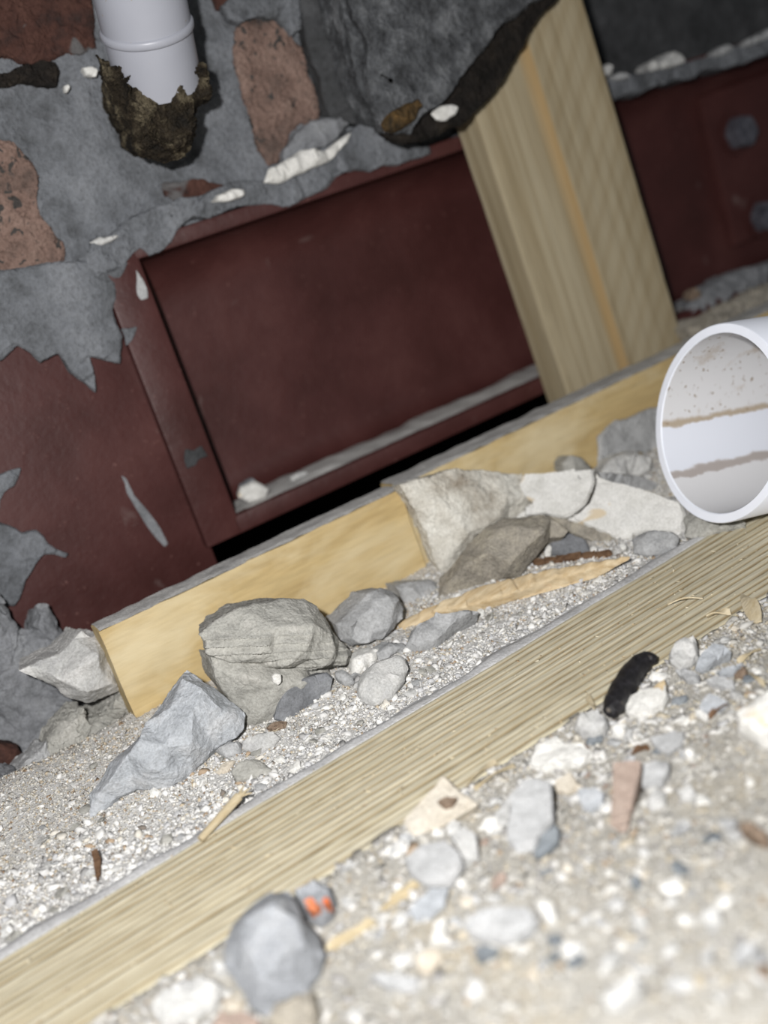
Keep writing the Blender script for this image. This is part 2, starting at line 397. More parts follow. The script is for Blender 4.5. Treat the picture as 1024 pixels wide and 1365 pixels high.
M['grit_white'] = grit_mat('white_grit', [(0, srgb(226, 225, 222)), (.4, srgb(210, 209, 207)), (.64, srgb(192, 192, 193)), (.8, srgb(214, 209, 199)), (.89, srgb(162, 161, 160)), (.96, srgb(168, 148, 126)), (.985, srgb(128, 120, 112))])
M['grit_sand'] = grit_mat('sandy_grit', [(0, srgb(179, 176, 169)), (.28, srgb(170, 168, 163)), (.5, srgb(190, 188, 183)), (.7, srgb(179, 170, 153)), (.82, srgb(157, 155, 153)), (.95, srgb(160, 142, 122)), (.98, srgb(132, 129, 126))])
M['grit_front'] = grit_mat('front_grit', [(0, srgb(206, 204, 200)), (.4, srgb(194, 193, 190)), (.64, srgb(180, 180, 180)), (.8, srgb(196, 190, 178)), (.92, srgb(160, 158, 156))])
M['grit_tan'] = grit_mat('tan_grit', [(0, srgb(196, 192, 183)), (.3, srgb(180, 177, 170)), (.5, srgb(214, 212, 207)), (.7, srgb(188, 174, 152)), (.85, srgb(160, 156, 152)), (.95, srgb(146, 124, 102))])
M['grit_wood'] = grit_mat('sawdust', [(0, srgb(206, 194, 166)), (.4, srgb(190, 172, 140)), (.7, srgb(216, 207, 184)), (.9, srgb(162, 138, 108))])

# ------------------------------------------------------------------ setting: floor, walls
def grid_mesh(xs, ys, f):
    V = [f(x, y) for y in ys for x in xs]; nx = len(xs)
    Fc = [(j * nx + i, j * nx + i + 1, (j + 1) * nx + i + 1, (j + 1) * nx + i) for j in range(len(ys) - 1) for i in range(nx - 1)]
    return V, Fc
def grid_obj(name, V, Fc, mat, flip=False, parent=None):
    me = bpy.data.meshes.new(name); me.from_pydata([(v[0] * MM, v[1] * MM, v[2] * MM) for v in V], [], [f[::-1] if flip else f for f in Fc]); me.update()
    me.shade_smooth(); me.materials.append(mat); o = bpy.data.objects.new(name, me); col.objects.link(o); o.parent = parent; return o
V, Fc = grid_mesh(np.arange(-190, 301, 2.0), np.arange(-170, 125, 2.0),
                  lambda x, y: (x, y, ground(x, y) + .5 * noise.noise(Vector((x, y, 0)) * .2) + .25 * noise.noise(Vector((x, y, 5)) * .6)))
tag(grid_obj('floor', V, Fc, M['floor']), 'pale sandy floor of crushed mortar and dust around the batten', kind='structure')

wall_back = None
def wall_f(x, z): return (x, 114 + 1.6 * noise.noise(Vector((x, 0, z)) * .05) + .9 * noise.noise(Vector((x, 4, z)) * .17) + (34 if False else 0), z)
V, Fc = grid_mesh(np.arange(-160, 142, 2.0), np.arange(116, 262, 2.0), wall_f)
wall_back = tag(grid_obj('wall_back', V, Fc, M['wall_mortar']), 'grey mortared brick wall above the red steel beam', kind='structure')
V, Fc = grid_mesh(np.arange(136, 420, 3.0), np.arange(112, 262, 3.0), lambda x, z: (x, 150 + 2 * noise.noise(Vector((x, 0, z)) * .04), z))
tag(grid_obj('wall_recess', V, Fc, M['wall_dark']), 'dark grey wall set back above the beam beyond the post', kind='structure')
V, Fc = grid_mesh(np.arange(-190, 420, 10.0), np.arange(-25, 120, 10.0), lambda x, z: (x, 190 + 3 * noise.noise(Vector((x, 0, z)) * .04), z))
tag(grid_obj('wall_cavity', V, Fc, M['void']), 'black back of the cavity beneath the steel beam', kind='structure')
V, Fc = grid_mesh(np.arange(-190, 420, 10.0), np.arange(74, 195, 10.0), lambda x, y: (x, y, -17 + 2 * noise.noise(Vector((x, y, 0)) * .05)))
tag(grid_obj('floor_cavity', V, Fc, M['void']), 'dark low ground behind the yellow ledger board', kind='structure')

# bricks and mortar of the wall
def wallpart(name, key, ol, mat, Y=110.5, h=1.6, thick=8, **kw):
    kw.setdefault('wobble', 1.6); kw.setdefault('soft', 1)
    return chunk(name, key, ol, mat, parent=wall_back, Y=Y, h=h, thick=thick, back=.95, rough=kw.pop('rough', .5), **kw)
wallpart('brick', 'a', [(628, 75), (660, 55), (720, 45), (770, 70), (795, 120), (820, 190), (845, 260), (855, 315), (840, 345), (800, 330), (775, 350), (760, 390), (745, 435), (715, 440), (690, 400), (665, 300), (640, 220), (625, 150)], M['brick'], style='flake', Y=113.2, h=1.3, rough=.9)
wallpart('brick', 'a', [(-60, 340), (0, 370), (40, 375), (75, 420), (100, 470), (95, 540), (130, 600), (170, 650), (175, 690), (150, 725), (70, 735), (0, 760), (-80, 790)], M['brick'], style='flake', Y=113.2, h=1.3, rough=.9)
wallpart('brick', 'a', [(-80, -60), (100, -60), (240, -40), (255, 60), (260, 130), (215, 155), (170, 140), (90, 170), (20, 150), (-80, 160)], M['brick_red'], style='flake', Y=113.2, h=1.3, rough=.9)
wallpart('brick', 'a', [(-80, 190), (0, 195), (80, 170), (150, 165), (160, 190), (150, 230), (90, 225), (20, 235), (-80, 250)], M['tar'], style='flake', Y=113, h=1, rough=.8)  # no brick: crevice shade painted as a near-black strip
wallpart('brick', 'a', [(430, 490), (480, 480), (560, 485), (650, 500), (640, 520), (570, 530), (480, 545), (440, 520)], M['brick_red'], style='flake', Y=113, h=1, rough=.8)
wallpart('brick', 'a', [(565, -40), (600, -40), (620, 20), (600, 35), (575, 25)], M['brick_red'], style='flake', Y=113, h=1, rough=.8)
wallpart('mortar_patch', 'a', [(590, 15), (640, -40), (760, -60), (800, -20), (805, 80), (780, 95), (740, 50), (690, 45), (640, 60), (610, 50)], M['wall_mortar'], Y=110, h=2)
wallpart('mortar_patch', 'a', [(800, -60), (1000, -60), (1030, 60), (1060, 200), (1020, 360), (940, 330), (880, 310), (860, 250), (830, 160), (810, 60)], M['wall_dark'], Y=108, h=3, thick=10)
wallpart('mortar_patch', 'a', [(790, 350), (840, 320), (930, 300), (960, 310), (900, 370), (830, 400), (760, 440), (755, 400)], M['mortar_dark'], Y=109, h=1.5)
wallpart('mortar_patch', 'c', [(-60, 330), (0, 330), (45, 290), (110, 335), (160, 310), (195, 365), (262, 418), (245, 320), (330, 338), (335, 260), (310, 190), (318, 120), (350, 60), (300, 20), (120, 60), (0, 80), (-60, 60)], M['wall_mortar'], Y=110.5, h=1.2, thick=5, style='flake', rough=.35)
wallpart('mortar_patch', 'c', [(-40, 640), (0, 640), (60, 620), (40, 670), (12, 690), (0, 735), (-40, 740)], M['wall_mortar'], Y=112.3, h=.7, thick=2, style='flake', rough=.2)
wallpart('mortar_patch', 'c', [(-40, 770), (0, 770), (60, 800), (100, 790), (130, 830), (190, 855), (180, 868), (120, 860), (85, 910), (60, 960), (40, 1000), (-40, 1010)], M['wall_mortar'], Y=111.8, h=1.2, thick=4, style='flake', rough=.3)
# mortar bedding squeezed over the upper flange
wallpart('mortar_bed', 'a', [(240, 640), (330, 590), (430, 545), (540, 520), (700, 480), (850, 400), (940, 340), (990, 420), (900, 470), (880, 500), (850, 512), (790, 545), (755, 552), (700, 545), (600, 562), (520, 580), (475, 610), (460, 640), (430, 670), (400, 682), (370, 662), (345, 690), (310, 720), (260, 740), (230, 690)], M['wall_mortar'], Y=109, h=1.5, thick=7, style='flake')
wallpart('mortar_bed', 'm', [(100, 740), (230, 600), (330, 470), (370, 560), (400, 640), (520, 650), (590, 660), (595, 700), (500, 730), (380, 752), (260, 775), (130, 790)], M['wall_mortar'], Y=108.5, h=1.5, thick=7, style='flake')
wallpart('mortar_bed', 'n', [(160, 330), (300, 300), (550, 240), (700, 185), (850, 130), (1000, 80), (1000, 160), (819, 222), (600, 290), (500, 325), (380, 350), (300, 385), (185, 415)], M['wall_mortar'], Y=108.5, h=1, thick=20, style='flake')
wallpart('mortar_patch', 'c', [(372, 80), (392, 110), (405, 160), (385, 165), (372, 130)], M['mortar'], Y=109.6, h=.4, thick=1, style='flake', rough=.1)
wallpart('mortar_patch', 'c', [(330, 240), (375, 235), (360, 275), (345, 290)], M['wall_mortar'], Y=109.6, h=.4, thick=1, style='flake', rough=.1)
wallpart('mortar_patch', 'c', [(505, 570), (530, 575), (550, 560), (568, 590), (540, 600), (535, 615), (510, 625)], M['wall_dark'], Y=109.7, h=.3, thick=1, style='flake', rough=.1)
wallpart('mortar_patch', 'c', [(415, 425), (432, 420), (450, 480), (460, 520), (445, 510), (425, 460)], M['mortar_dark'], Y=112.7, h=.3, thick=1, style='flake', rough=.1)
wallpart('mortar_patch', 'c', [(330, 640), (345, 650), (400, 735), (460, 830), (450, 838), (400, 780), (345, 690)], M['mortar_dark'], Y=112.9, h=.15, thick=.6, style='flake', rough=.08)

# ------------------------------------------------------------------ steel beam
beam = tag(empty('steel_beam', (100, 120, 25)), 'dark red painted steel channel beam with bolts and stiffener under the brick wall', 'steel beam')
bm = bmesh.new()
prof = []
yw, yf, z0, z1, rr = 134, 118, 34, 113, 9
def arc(cy, cz, a0, a1, n=7): return [(cy + rr * math.cos(R(a0 + (a1 - a0) * i / n)), cz + rr * math.sin(R(a0 + (a1 - a0) * i / n))) for i in range(n + 1)]
def arc2(n=10): return [(yw - 20 + 20 * math.cos(R(90 * i / n)), z1 - 17 + 17 * math.sin(R(90 * i / n))) for i in range(n + 1)]
prof = [(yw - rr - 2, z0)] + arc(yw - rr, z0 + rr, -90, 0) + [(yw, 75)] + arc2() + [(yw - 22, z1), (yw + 7, z1), (yw + 7, z0)]
xs = [4, 60, 140, 230, 380]
rings = [[bm.verts.new((x, y, z)) for y, z in prof] for x in xs]
for a, b in zip(rings, rings[1:]):
    for i in range(len(prof)): bm.faces.new((a[i], a[(i + 1) % len(prof)], b[(i + 1) % len(prof)], b[i]))
bm.faces.new(rings[0]); bm.faces.new(rings[-1][::-1])
bmesh.ops.recalc_face_normals(bm, faces=bm.faces)
bm_obj('web', bm, M['steel'], beam)
for nm, za, zb in (('lower_flange', 28.5, 34.2), ('upper_flange', 112.8, 117.5)):
    bm = bmesh.new(); box(bm, 3, 380, 110, 141, za, zb, 1.0); bm_obj(nm, bm, M['steel'], beam)
bm = bmesh.new(); box(bm, -7, 5, 110, 136, 28.6, 116, .8); bm_obj('stiffener', bm, M['steel'], beam)
bm = bmesh.new(); box(bm, -170, -5, 113.2, 121, -16, 118, .6); bm_obj('end_plate', bm, M['steel'], beam)
p1 = ony(950, 200, 130)
bm = bmesh.new(); box(bm, p1.x, 380, 129.5, 135, 45, 104, 1.2); cl = bm_obj('cleat_plate', bm, M['steel'], beam)
for q, s in (((989, 176), 6.6), ((1022, 288), 6.4)):
    p = ony(*q, 126)
    bm = bmesh.new(); r = bmesh.ops.create_cone(bm, cap_ends=True, segments=6, radius1=s, radius2=s * .94, depth=7)
    bmesh.ops.bevel(bm, geom=bm.edges[:], offset=.7, segments=2, affect='EDGES')
    bmesh.ops.transform(bm, matrix=Matrix.Translation(p) @ Matrix.Rotation(R(90), 4, 'X') @ Matrix.Rotation(.3, 4, 'Z'), verts=bm.verts)
    b = bm_obj('bolt', bm, M['bolt'], beam)
    bm = bmesh.new(); bmesh.ops.create_cone(bm, cap_ends=True, segments=28, radius1=s * 1.25, radius2=s * 1.25, depth=1.4)
    bmesh.ops.transform(bm, matrix=Matrix.Translation(p + Vector((0, 3.3, 0))) @ Matrix.Rotation(R(90), 4, 'X'), verts=bm.verts)
    bm_obj('washer', bm, M['steel'], b)
# dust lying on the lower flange
V, Fc = grid_mesh(np.arange(6, 300, 1.5), np.arange(0, 1.01, .125),
    lambda x, t: (x, 112.5 + t * 20, 34.1 + (1.3 + 1.0 * noise.noise(Vector((x, t * 20, 0)) * .16)) * (1 - .8 * abs(2 * t - 1) ** 2) * (.3 + .7 * sm(-.25, .3, noise.noise(Vector((x * .05, t, 2)))))))
tag(grid_obj('dust_ridge', V, Fc, M['dust_dark']), 'grey mortar dust lying along the lower steel flange', 'dust', kind='stuff')

# ------------------------------------------------------------------ timber: batten, ledger boards, post
xs = np.arange(-170, 175, 1.4); NW = 150; GR = 16
ts = np.linspace(0, 1, NW + 1)
GROOVES = []
def batten_pt(x, t):
    yb, yf = back_edge(x), front_edge(x); y = yb + (yf - yb) * t
    ph = t * GR + .45 * noise.noise(Vector((t * 8, 0, 2))) + .1 * noise.noise(Vector((x * .02, t * 6, 0)))
    k = int(math.floor(ph)); fr = ph - k; amp = .6 * (.7 + .5 * noise.noise(Vector((k * 3.1, x * .01, 4))))
    groove = -(max(0, 1 - min(fr, 1 - fr) / .26) ** 1.3) * amp
    edge = -1.2 * max(0, 1 - t / .03) ** 2 - 1.4 * max(0, 1 - (1 - t) / .025) ** 2; GROOVES.append(max(0, 1 - min(fr, 1 - fr) / .34))
    return (x, y, .3 + groove + edge + .12 * noise.noise(Vector((x * .25, y * 1.2, 0))) + .2 * noise.noise(Vector((x * .03, y * .1, 7))))
V, Fc = grid_mesh(xs, ts, batten_pt); nx = len(xs); n0 = len(V)
V += [(x, back_edge(x), -8) for x in xs] + [(x, front_edge(x), -8) for x in xs]
last = NW * nx
for i in range(nx - 1):
    Fc.append((n0 + i, n0 + i + 1, i + 1, i)); Fc.append((last + i, last + i + 1, n0 + nx + i + 1, n0 + nx + i))
    Fc.append((n0 + nx + i, n0 + nx + i + 1, n0 + i + 1, n0 + i))
Fc.append([k * nx for k in range(NW + 1)] + [n0 + nx, n0]); Fc.append(([k * nx + nx - 1 for k in range(NW + 1)] + [n0 + 2 * nx - 1, n0 + nx - 1])[::-1])
bt_ = grid_obj('timber_batten', V, Fc, M['batten'], True)
at_ = bt_.data.attributes.new('grain', 'FLOAT', 'POINT'); at_.data.foreach_set('value', np.array(GROOVES + [.5] * (2 * nx), dtype=np.float32))
tag(bt_, 'long pale timber batten with ribbed sawn face lying across the debris', 'timber')

def board(name, x0, x1, y0, y1, z0, z1, label, leftskew=0):
    root = tag(empty(name, ((x0 + x1) / 2, (y0 + y1) / 2, z0)), label, 'timber')
    bm = bmesh.new(); box(bm, x0, x1, y0, y1, z0, z1); bmesh.ops.triangulate(bm, faces=bm.faces); refine(bm, 3.2, 8)
    roughen(bm, .3, .12, x0, .4); bm_obj('plank', bm, M['ledger'], root, 40)
    V, Fc = grid_mesh(np.arange(x0 + .2, x1, 1.2), np.linspace(y0 - .1, y1, 12),
        lambda x, y: (x, y + .5 * noise.noise(Vector((x, 0, 3)) * .3), z1 + .15 + .4 * sm(y0 - .2, y0 + 2, y) + .35 * noise.noise(Vector((x, y, 0)) * .25)))
    tag(grid_obj('dust_layer', V, Fc, M['dust_dark'], False, root), 'grey dust on the top edge').matrix_parent_inverse = Matrix.Translation(root.location).inverted()
    return root
board('ledger_board', -51.5, 39, 69, 77.5, -6, 31.3, 'yellow timber board with grey dusty top edge behind the largest mortar lump')
board('ledger_board', 39.6, 215, 71, 81.5, -4, 31.6, 'yellow timber board running behind the white pipe offcut and plaster slab')

# post
PY = 96
L0, L1 = ony(640, 150, PY), ony(757, 525, PY); R0, R1 = ony(770, 0, PY), ony(905, 435, PY)
axis = ((L0 - L1).normalized() + (R0 - R1).normalized()).normalized()
wdt = ((R1 - L1) - axis * (R1 - L1).dot(axis)).length
base = (L1 + R1) / 2 - axis * 38; base = base + axis * ((-14 - base.z) / axis.z)
bm = bmesh.new(); box(bm, -wdt / 2, wdt / 2, 0, 12.5, 0, 270, .5)
bmesh.ops.triangulate(bm, faces=bm.faces); refine(bm, 6, 7); roughen(bm, .12, .1, 2)
for v in bm.verts: v.co *= MM
me = bpy.data.meshes.new('timber_post'); bm.to_mesh(me); bm.free(); me.shade_smooth(); me.set_sharp_from_angle(angle=R(40))
post = link('timber_post', me, M['post'])
zx = axis.cross(Vector((0, 1, 0))) * -1
xx = Vector((0, 1, 0)).cross(axis).normalized()
mm_ = Matrix((xx, Vector((0, 1, 0)), axis)).transposed().to_4x4(); mm_.translation = base * MM; post.matrix_world = mm_
tag(post, 'upright pale timber post leaning across the red steel beam', 'timber')

# ------------------------------------------------------------------ upper waste pipe and foam
def tube(bm, path, radii, seg=24, cap=True, squash=1.0):
    rings = []
    for i, p in enumerate(path):
        t = (path[min(i + 1, len(path) - 1)] - path[max(i - 1, 0)]).normalized()
        a = t.cross(Vector((.2, .3, .9))).normalized(); b = t.cross(a)
        rings.append([bm.verts.new(p + (a * math.cos(2 * math.pi * k / seg) + b * math.sin(2 * math.pi * k / seg) * squash) * radii[i]) for k in range(seg)])
    for A, B in zip(rings, rings[1:]):
        for k in range(seg): bm.faces.new((A[k], A[(k + 1) % seg], B[(k + 1) % seg], B[k]))
    if cap: bm.faces.new(rings[0][::-1]); bm.faces.new(rings[-1])
    bmesh.ops.recalc_face_normals(bm, faces=bm.faces)
wp0 = ony(206, 84, 88)
wax = (-RT * .07 + UP * .70 - FW * .71).normalized()
wr = .5 * 116 / F * (wp0 - CAM).dot(FW)
wp = tag(empty('waste_pipe', wp0), 'white plastic waste pipe with a raised collar, set in the brick wall', 'pipe')
bm = bmesh.new(); tube(bm, [wp0 - wax * 6, wp0, wp0 + wax * 9, wp0 + wax * 9.2], [wr] * 4, 56); bm_obj('socket', bm, M['pvc_grey'], wp, 40)
bm = bmesh.new(); tube(bm, [wp0 + wax * 9, wp0 + wax * 75], [wr * 1.01] * 2, 56); bm_obj('pipe_body', bm, M['pvc_grey'], wp, 40)
cs = [(-.3, 1.0), (0, 1.04), (.4, 1.065), (1.6, 1.065), (2.0, 1.04), (2.2, 1.0)]
bm = bmesh.new(); tube(bm, [wp0 + wax * (8.0 + a) for a, _ in cs], [wr * b for _, b in cs], 56); bm_obj('collar', bm, M['pvc_grey'], wp, 50)
chunk('foam_seal', 'a', [(265, 145), (300, 180), (350, 215), (400, 230), (425, 205), (480, 190), (500, 172), (540, 165), (552, 200), (567, 265), (530, 280), (515, 310), (520, 350), (510, 400), (480, 425), (440, 430), (390, 415), (360, 390), (355, 340), (330, 320), (300, 250), (275, 190)], M['foam'],
      'dark brown crusty foam round the foot of the waste pipe', 'foam', Y=89, h=4, thick=26, back=.55, rough=1.1, freq=.22, style='round',
      peaks=[(330, 240, 3), (400, 300, 6), (460, 260, 9), (520, 210, 10), (480, 350, 6), (420, 390, 4), (500, 290, 8), (540, 250, 6)])

# ------------------------------------------------------------------ dark masonry block above the beam
blk = tag(empty('masonry_block', ony(540, 180, 90)), 'sooty grey masonry block with black tarry side overhanging the beam', 'stone block')
chunk('face', 'p', [(500, 140), (488, 60), (450, -60), (410, -230), (800, -230), (770, -60), (745, -20), (690, 18), (650, 60), (610, 108), (575, 150), (548, 178), (512, 178)], M['block'], parent=blk, Y=85, h=3, thick=9, rough=1.2, freq=.12, back=.92, style='flake')
chunk('tarred_side', 'p', [(500, 150), (560, 160), (620, 80), (680, 20), (760, -60), (790, -225), (835, -225), (800, -60), (742, 0), (702, 48), (665, 112), (640, 145), (615, 168), (575, 184), (530, 191), (512, 182)], M['tar'], parent=blk, Y=88, h=1.5, thick=6, rough=.8, freq=.15, back=.95, style='flake')  # near-black piece along the right and lower side of the block
chunk('core', 'p', [(480, 120), (440, -60), (405, -225), (560, -225), (570, -60), (575, 60), (560, 140), (535, 172), (512, 172)], M['block'], parent=blk, Y=90, h=1, thick=24, rough=.8)
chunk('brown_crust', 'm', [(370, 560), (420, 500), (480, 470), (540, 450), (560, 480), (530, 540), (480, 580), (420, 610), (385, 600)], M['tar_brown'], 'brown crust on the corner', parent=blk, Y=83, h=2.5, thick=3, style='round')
chunk('plaster_fleck', 'm', [(595, 520), (630, 485), (690, 472), (722, 485), (710, 520), (660, 552), (620, 550)], M['plaster'], 'white fleck', parent=blk, Y=86, h=1, thick=1.5, style='round')

# ------------------------------------------------------------------ wall crumbs
def crumb(key, ol, mat, label, cat='plaster', name='plaster_lump', **kw):
    kw.setdefault('style', 'round'); return chunk(name, key, ol, mat, label, cat, **kw)
crumb('a', [(700, 490), (715, 450), (760, 430), (800, 400), (840, 395), (865, 405), (938, 350), (930, 380), (880, 430), (800, 465), (740, 490)], M['plaster'], 'longest white mortar smear on the beam top beside the masonry block', Y=106.5, h=3, thick=4, style='rock', soft=3)
crumb('a', [(560, 540), (580, 520), (620, 500), (650, 505), (655, 522), (610, 540)], M['plaster'], 'white mortar blob on the beam top below the waste pipe', Y=107, h=2, thick=3)
crumb('a', [(235, 645), (260, 632), (300, 628), (330, 618), (310, 640), (270, 655)], M['mortar_pale'], 'thin pale mortar smear above the corner of the red stiffener', Y=107.5, h=1, thick=2)
crumb('a', [(218, 180), (245, 176), (262, 188), (255, 207), (230, 203)], M['plaster'], 'white plaster chip stuck on the wall left of the waste pipe', Y=110, h=1.5, thick=3)
crumb('a', [(168, 228), (180, 222), (188, 235), (180, 248), (170, 242)], M['plaster'], 'tiny plaster chip on the wall below the larger chip', Y=110, h=1, thick=2.5)
crumb('n', [(325, 275), (335, 250), (370, 258), (400, 220), (430, 210), (465, 228), (475, 258), (420, 280), (340, 295)], M['mortar_pale'], 'white lump on the mortar ledge to the right of the post', Y=107, h=3, thick=9)
crumb('n', [(135, 285), (150, 265), (172, 275), (168, 310), (148, 315)], M['mortar_pale'], 'small white lump against the right edge of the post', Y=107.5, h=2, thick=4)
crumb('n', [(170, 320), (205, 298), (250, 305), (240, 325), (190, 335)], M['mortar'], 'small grey lump on the mortar ledge nearest the post', Y=107, h=1.5, thick=6)
crumb('n', [(580, 225), (610, 200), (660, 182), (680, 200), (640, 225), (600, 235)], M['mortar'], 'flat grey lump midway along the mortar ledge at upper right', Y=107, h=1.5, thick=6)
crumb('n', [(700, 190), (760, 150), (830, 115), (850, 140), (780, 175), (720, 195)], M['mortar'], 'long grey lump at the right end of the mortar ledge', Y=107, h=1.5, thick=6)
crumb('c', [(648, 702), (655, 675), (700, 655), (737, 678), (730, 702), (680, 720)], M['plaster'], 'white mortar lump in the corner of the lower flange and stiffener', Y=114, h=2, thick=4)
crumb('c', [(655, 670), (690, 645), (705, 660), (690, 680), (665, 690)], M['mortar_dark'], 'dark chip behind the white lump in the flange corner', Y=118, h=1.5, thick=3)
crumb('c', [(790, 650), (820, 632), (850, 635), (835, 655), (800, 662)], M['mortar_pale'], 'small white lump lying on the lower flange dust', Y=118, h=1.2, thick=3)
chunk('rubble_lump', 'n', [(465, 1310), (480, 1270), (560, 1195), (640, 1150), (740, 1110), (830, 1085), (960, 1080), (960, 1150), (819, 1170), (720, 1205), (640, 1245), (560, 1285)], M['mortar_dark'], 'grey mortar lump on the lower flange at the right edge', 'rubble', Y=112, h=5, thick=12, rough=1)
chunk('rubble_lump', 'n', [(495, 1215), (510, 1190), (540, 1200), (535, 1235), (505, 1245)], M['brown'], 'small brown lump on the flange beside the post', 'rubble', Y=113, h=2, thick=4)
chunk('rubble_heap', 'n', [(470, 1365), (520, 1340), (560, 1325), (650, 1275), (740, 1225), (819, 1190), (960, 1130), (980, 1420), (700, 1480), (520, 1420)], M['stone_brown'], 'sandy rubble heap on the ledge behind the white pipe offcut', 'rubble', Y=88, h=6, thick=14, rough=1.6, freq=.15)

# ------------------------------------------------------------------ white pipe offcut
pc = Vector((0, 0, 0)); ncut = (RT * .91 + UP * .02 + FW * .415).normalized()
bot = onz(957, 692, 6.5)
Rp = .5 * 262 / F * ((bot - CAM).dot(FW))
ctr = plane_hit(957, 565, ncut, bot)
pax = (ncut + Z * .17).normalized()
Lp = 50
e_a = pax.cross(Z).normalized(); e_b = pax.cross(e_a).normalized()
def cyl_pt(c, r, a): return c + (e_a * math.cos(a) + e_b * math.sin(a)) * r
def cut_pt(r, a):
    p = cyl_pt(ctr, r, a); return p + pax * ((ctr - p).dot(ncut) / pax.dot(ncut))
off = tag(empty('pipe_offcut', bot), 'short white plastic pipe offcut with dirty bore lying on the batten', 'pipe')
SEG = 72; th = 2.5
bm = bmesh.new(); uvl = bm.loops.layers.uv.new('UVMap')
A = [2 * math.pi * k / SEG for k in range(SEG)]
o0 = [bm.verts.new(cut_pt(Rp - .25, a)) for a in A]; o1 = [bm.verts.new(cut_pt(Rp, a) + pax * .35) for a in A]; o2 = [bm.verts.new(cyl_pt(ctr + pax * Lp, Rp, a)) for a in A]
i0 = [bm.verts.new(cut_pt(Rp - th + .2, a)) for a in A]; i1 = [bm.verts.new(cut_pt(Rp - th, a) + pax * .35) for a in A]; i2 = [bm.verts.new(cyl_pt(ctr + pax * Lp, Rp - th, a)) for a in A]
def band(p, q):
    for k in range(SEG): bm.faces.new((p[k], p[(k + 1) % SEG], q[(k + 1) % SEG], q[k]))
band(o0, o1); band(o1, o2); band(i0, o0); band(i1, i0); band(o2, i2)
bmesh.ops.recalc_face_normals(bm, faces=bm.faces)
bm_obj('pipe_wall', bm, M['pvc'], off, 40)
bm = bmesh.new(); uvl = bm.loops.layers.uv.new('UVMap')
j0 = [bm.verts.new(cut_pt(Rp - th - .03, a) + pax * .3) for a in A + [0]]; j1 = [bm.verts.new(cyl_pt(ctr + pax * Lp, Rp - th - .03, a)) for a in A + [0]]
# v runs from the bottom of the far side (0) over the back wall to the top (1)
side = RT * -.4 + FW * .9
def vcoord(a):
    d = e_a * math.cos(a) + e_b * math.sin(a)
    return math.atan2(d.dot(UP), 1e-9 + d.dot((FW - pax * FW.dot(pax)).normalized())) / math.pi + .5
for k in range(SEG):
    f = bm.faces.new((j0[k], j1[k], j1[k + 1], j0[k + 1]))
    va, vb = vcoord(A[k]), vcoord(A[(k + 1) % SEG])
    if abs(va - vb) > .5: vb = va
    for lp, uv in zip(f.loops, ((0, va), (1, va), (1, vb), (0, vb))): lp[uvl].uv = uv
bm_obj('bore', bm, M['pvc_in'], off, 60)['label'] = 'dirt-streaked inner surface'

# ------------------------------------------------------------------ large debris between batten and ledger
lump = tag(empty('mortar_lump', on_ground(345, 965)), 'largest grey mortar lump with folded domed cap in front of yellow board', 'rubble')
cap_ = chunk('cap', 'e', [(62, 270), (110, 235), (170, 195), (250, 165), (350, 148), (430, 150), (465, 170), (500, 215), (530, 270), (560, 300), (585, 335), (582, 370), (545, 385), (500, 388), (420, 395), (330, 390), (200, 378), (120, 355), (82, 335), (88, 300)], M['mortar_warm'], parent=lump, Y=41, thick=17, back=.75, rough=.28, freq=.3, edge=.5, res=90, soft=7,
      peaks=[(170, 260, 4), (280, 225, 8), (400, 215, 10), (470, 250, 7.5), (130, 285, 3.5), (250, 290, 9), (370, 290, 11), (480, 300, 8.5), (540, 330, 6), (160, 315, 3.4), (280, 318, 7.4), (400, 318, 9), (500, 340, 6.2), (200, 340, 5), (320, 350, 8.6), (440, 355, 9), (540, 360, 4.5)])
for v in cap_.data.vertices:
    w_ = (v.co + abs_loc(cap_)) / MM; q_ = w_ - CAM; yy = 682.5 - F * q_.dot(UP) / q_.dot(FW); xx_ = 512 + F * q_.dot(RT) / q_.dot(FW)
    k_ = (yy - 850 + .05 * (xx_ - 350) + 2.5 * noise.noise(Vector((xx_ * .03, 0, 0)))) / 10.5
    if k_ > -1: v.co += -FW * MM * ((k_ % 1.0) ** .8 - .5) * 2.3 * sm(-1, .2, k_) * (.7 + .6 * noise.noise(Vector((xx_ * .025, math.floor(k_) * 5, 1))))
chunk('body', 'e', [(105, 350), (180, 340), (330, 340), (500, 350), (522, 410), (515, 455), (440, 510), (360, 570), (300, 605), (235, 600), (195, 540), (150, 470), (115, 420)], M['mortar_warm'], parent=lump, Y=42, thick=15, back=.85, rough=.35, freq=.2, edge=.6, res=70, soft=4,
      peaks=[(200, 400, 5.5), (300, 420, 7), (400, 415, 6.5), (265, 525, 5), (330, 500, 5.2), (160, 400, 3), (440, 430, 4.5)])
chunk('smooth_facet', 'e', [(330, 520), (360, 460), (420, 420), (500, 400), (522, 420), (515, 458), (440, 512), (365, 572), (320, 560)], M['mortar_dark'], 'smooth dark facet', parent=lump, Y=36.2, thick=5, h=.8, style='flake', rough=.12)
chunk('white_fleck', 'e', [(313, 415), (325, 402), (345, 405), (347, 435), (335, 446), (318, 436)], M['plaster'], 'white fleck', parent=lump, Y=33.6, thick=1.5, h=.5, style='round', rough=.1)

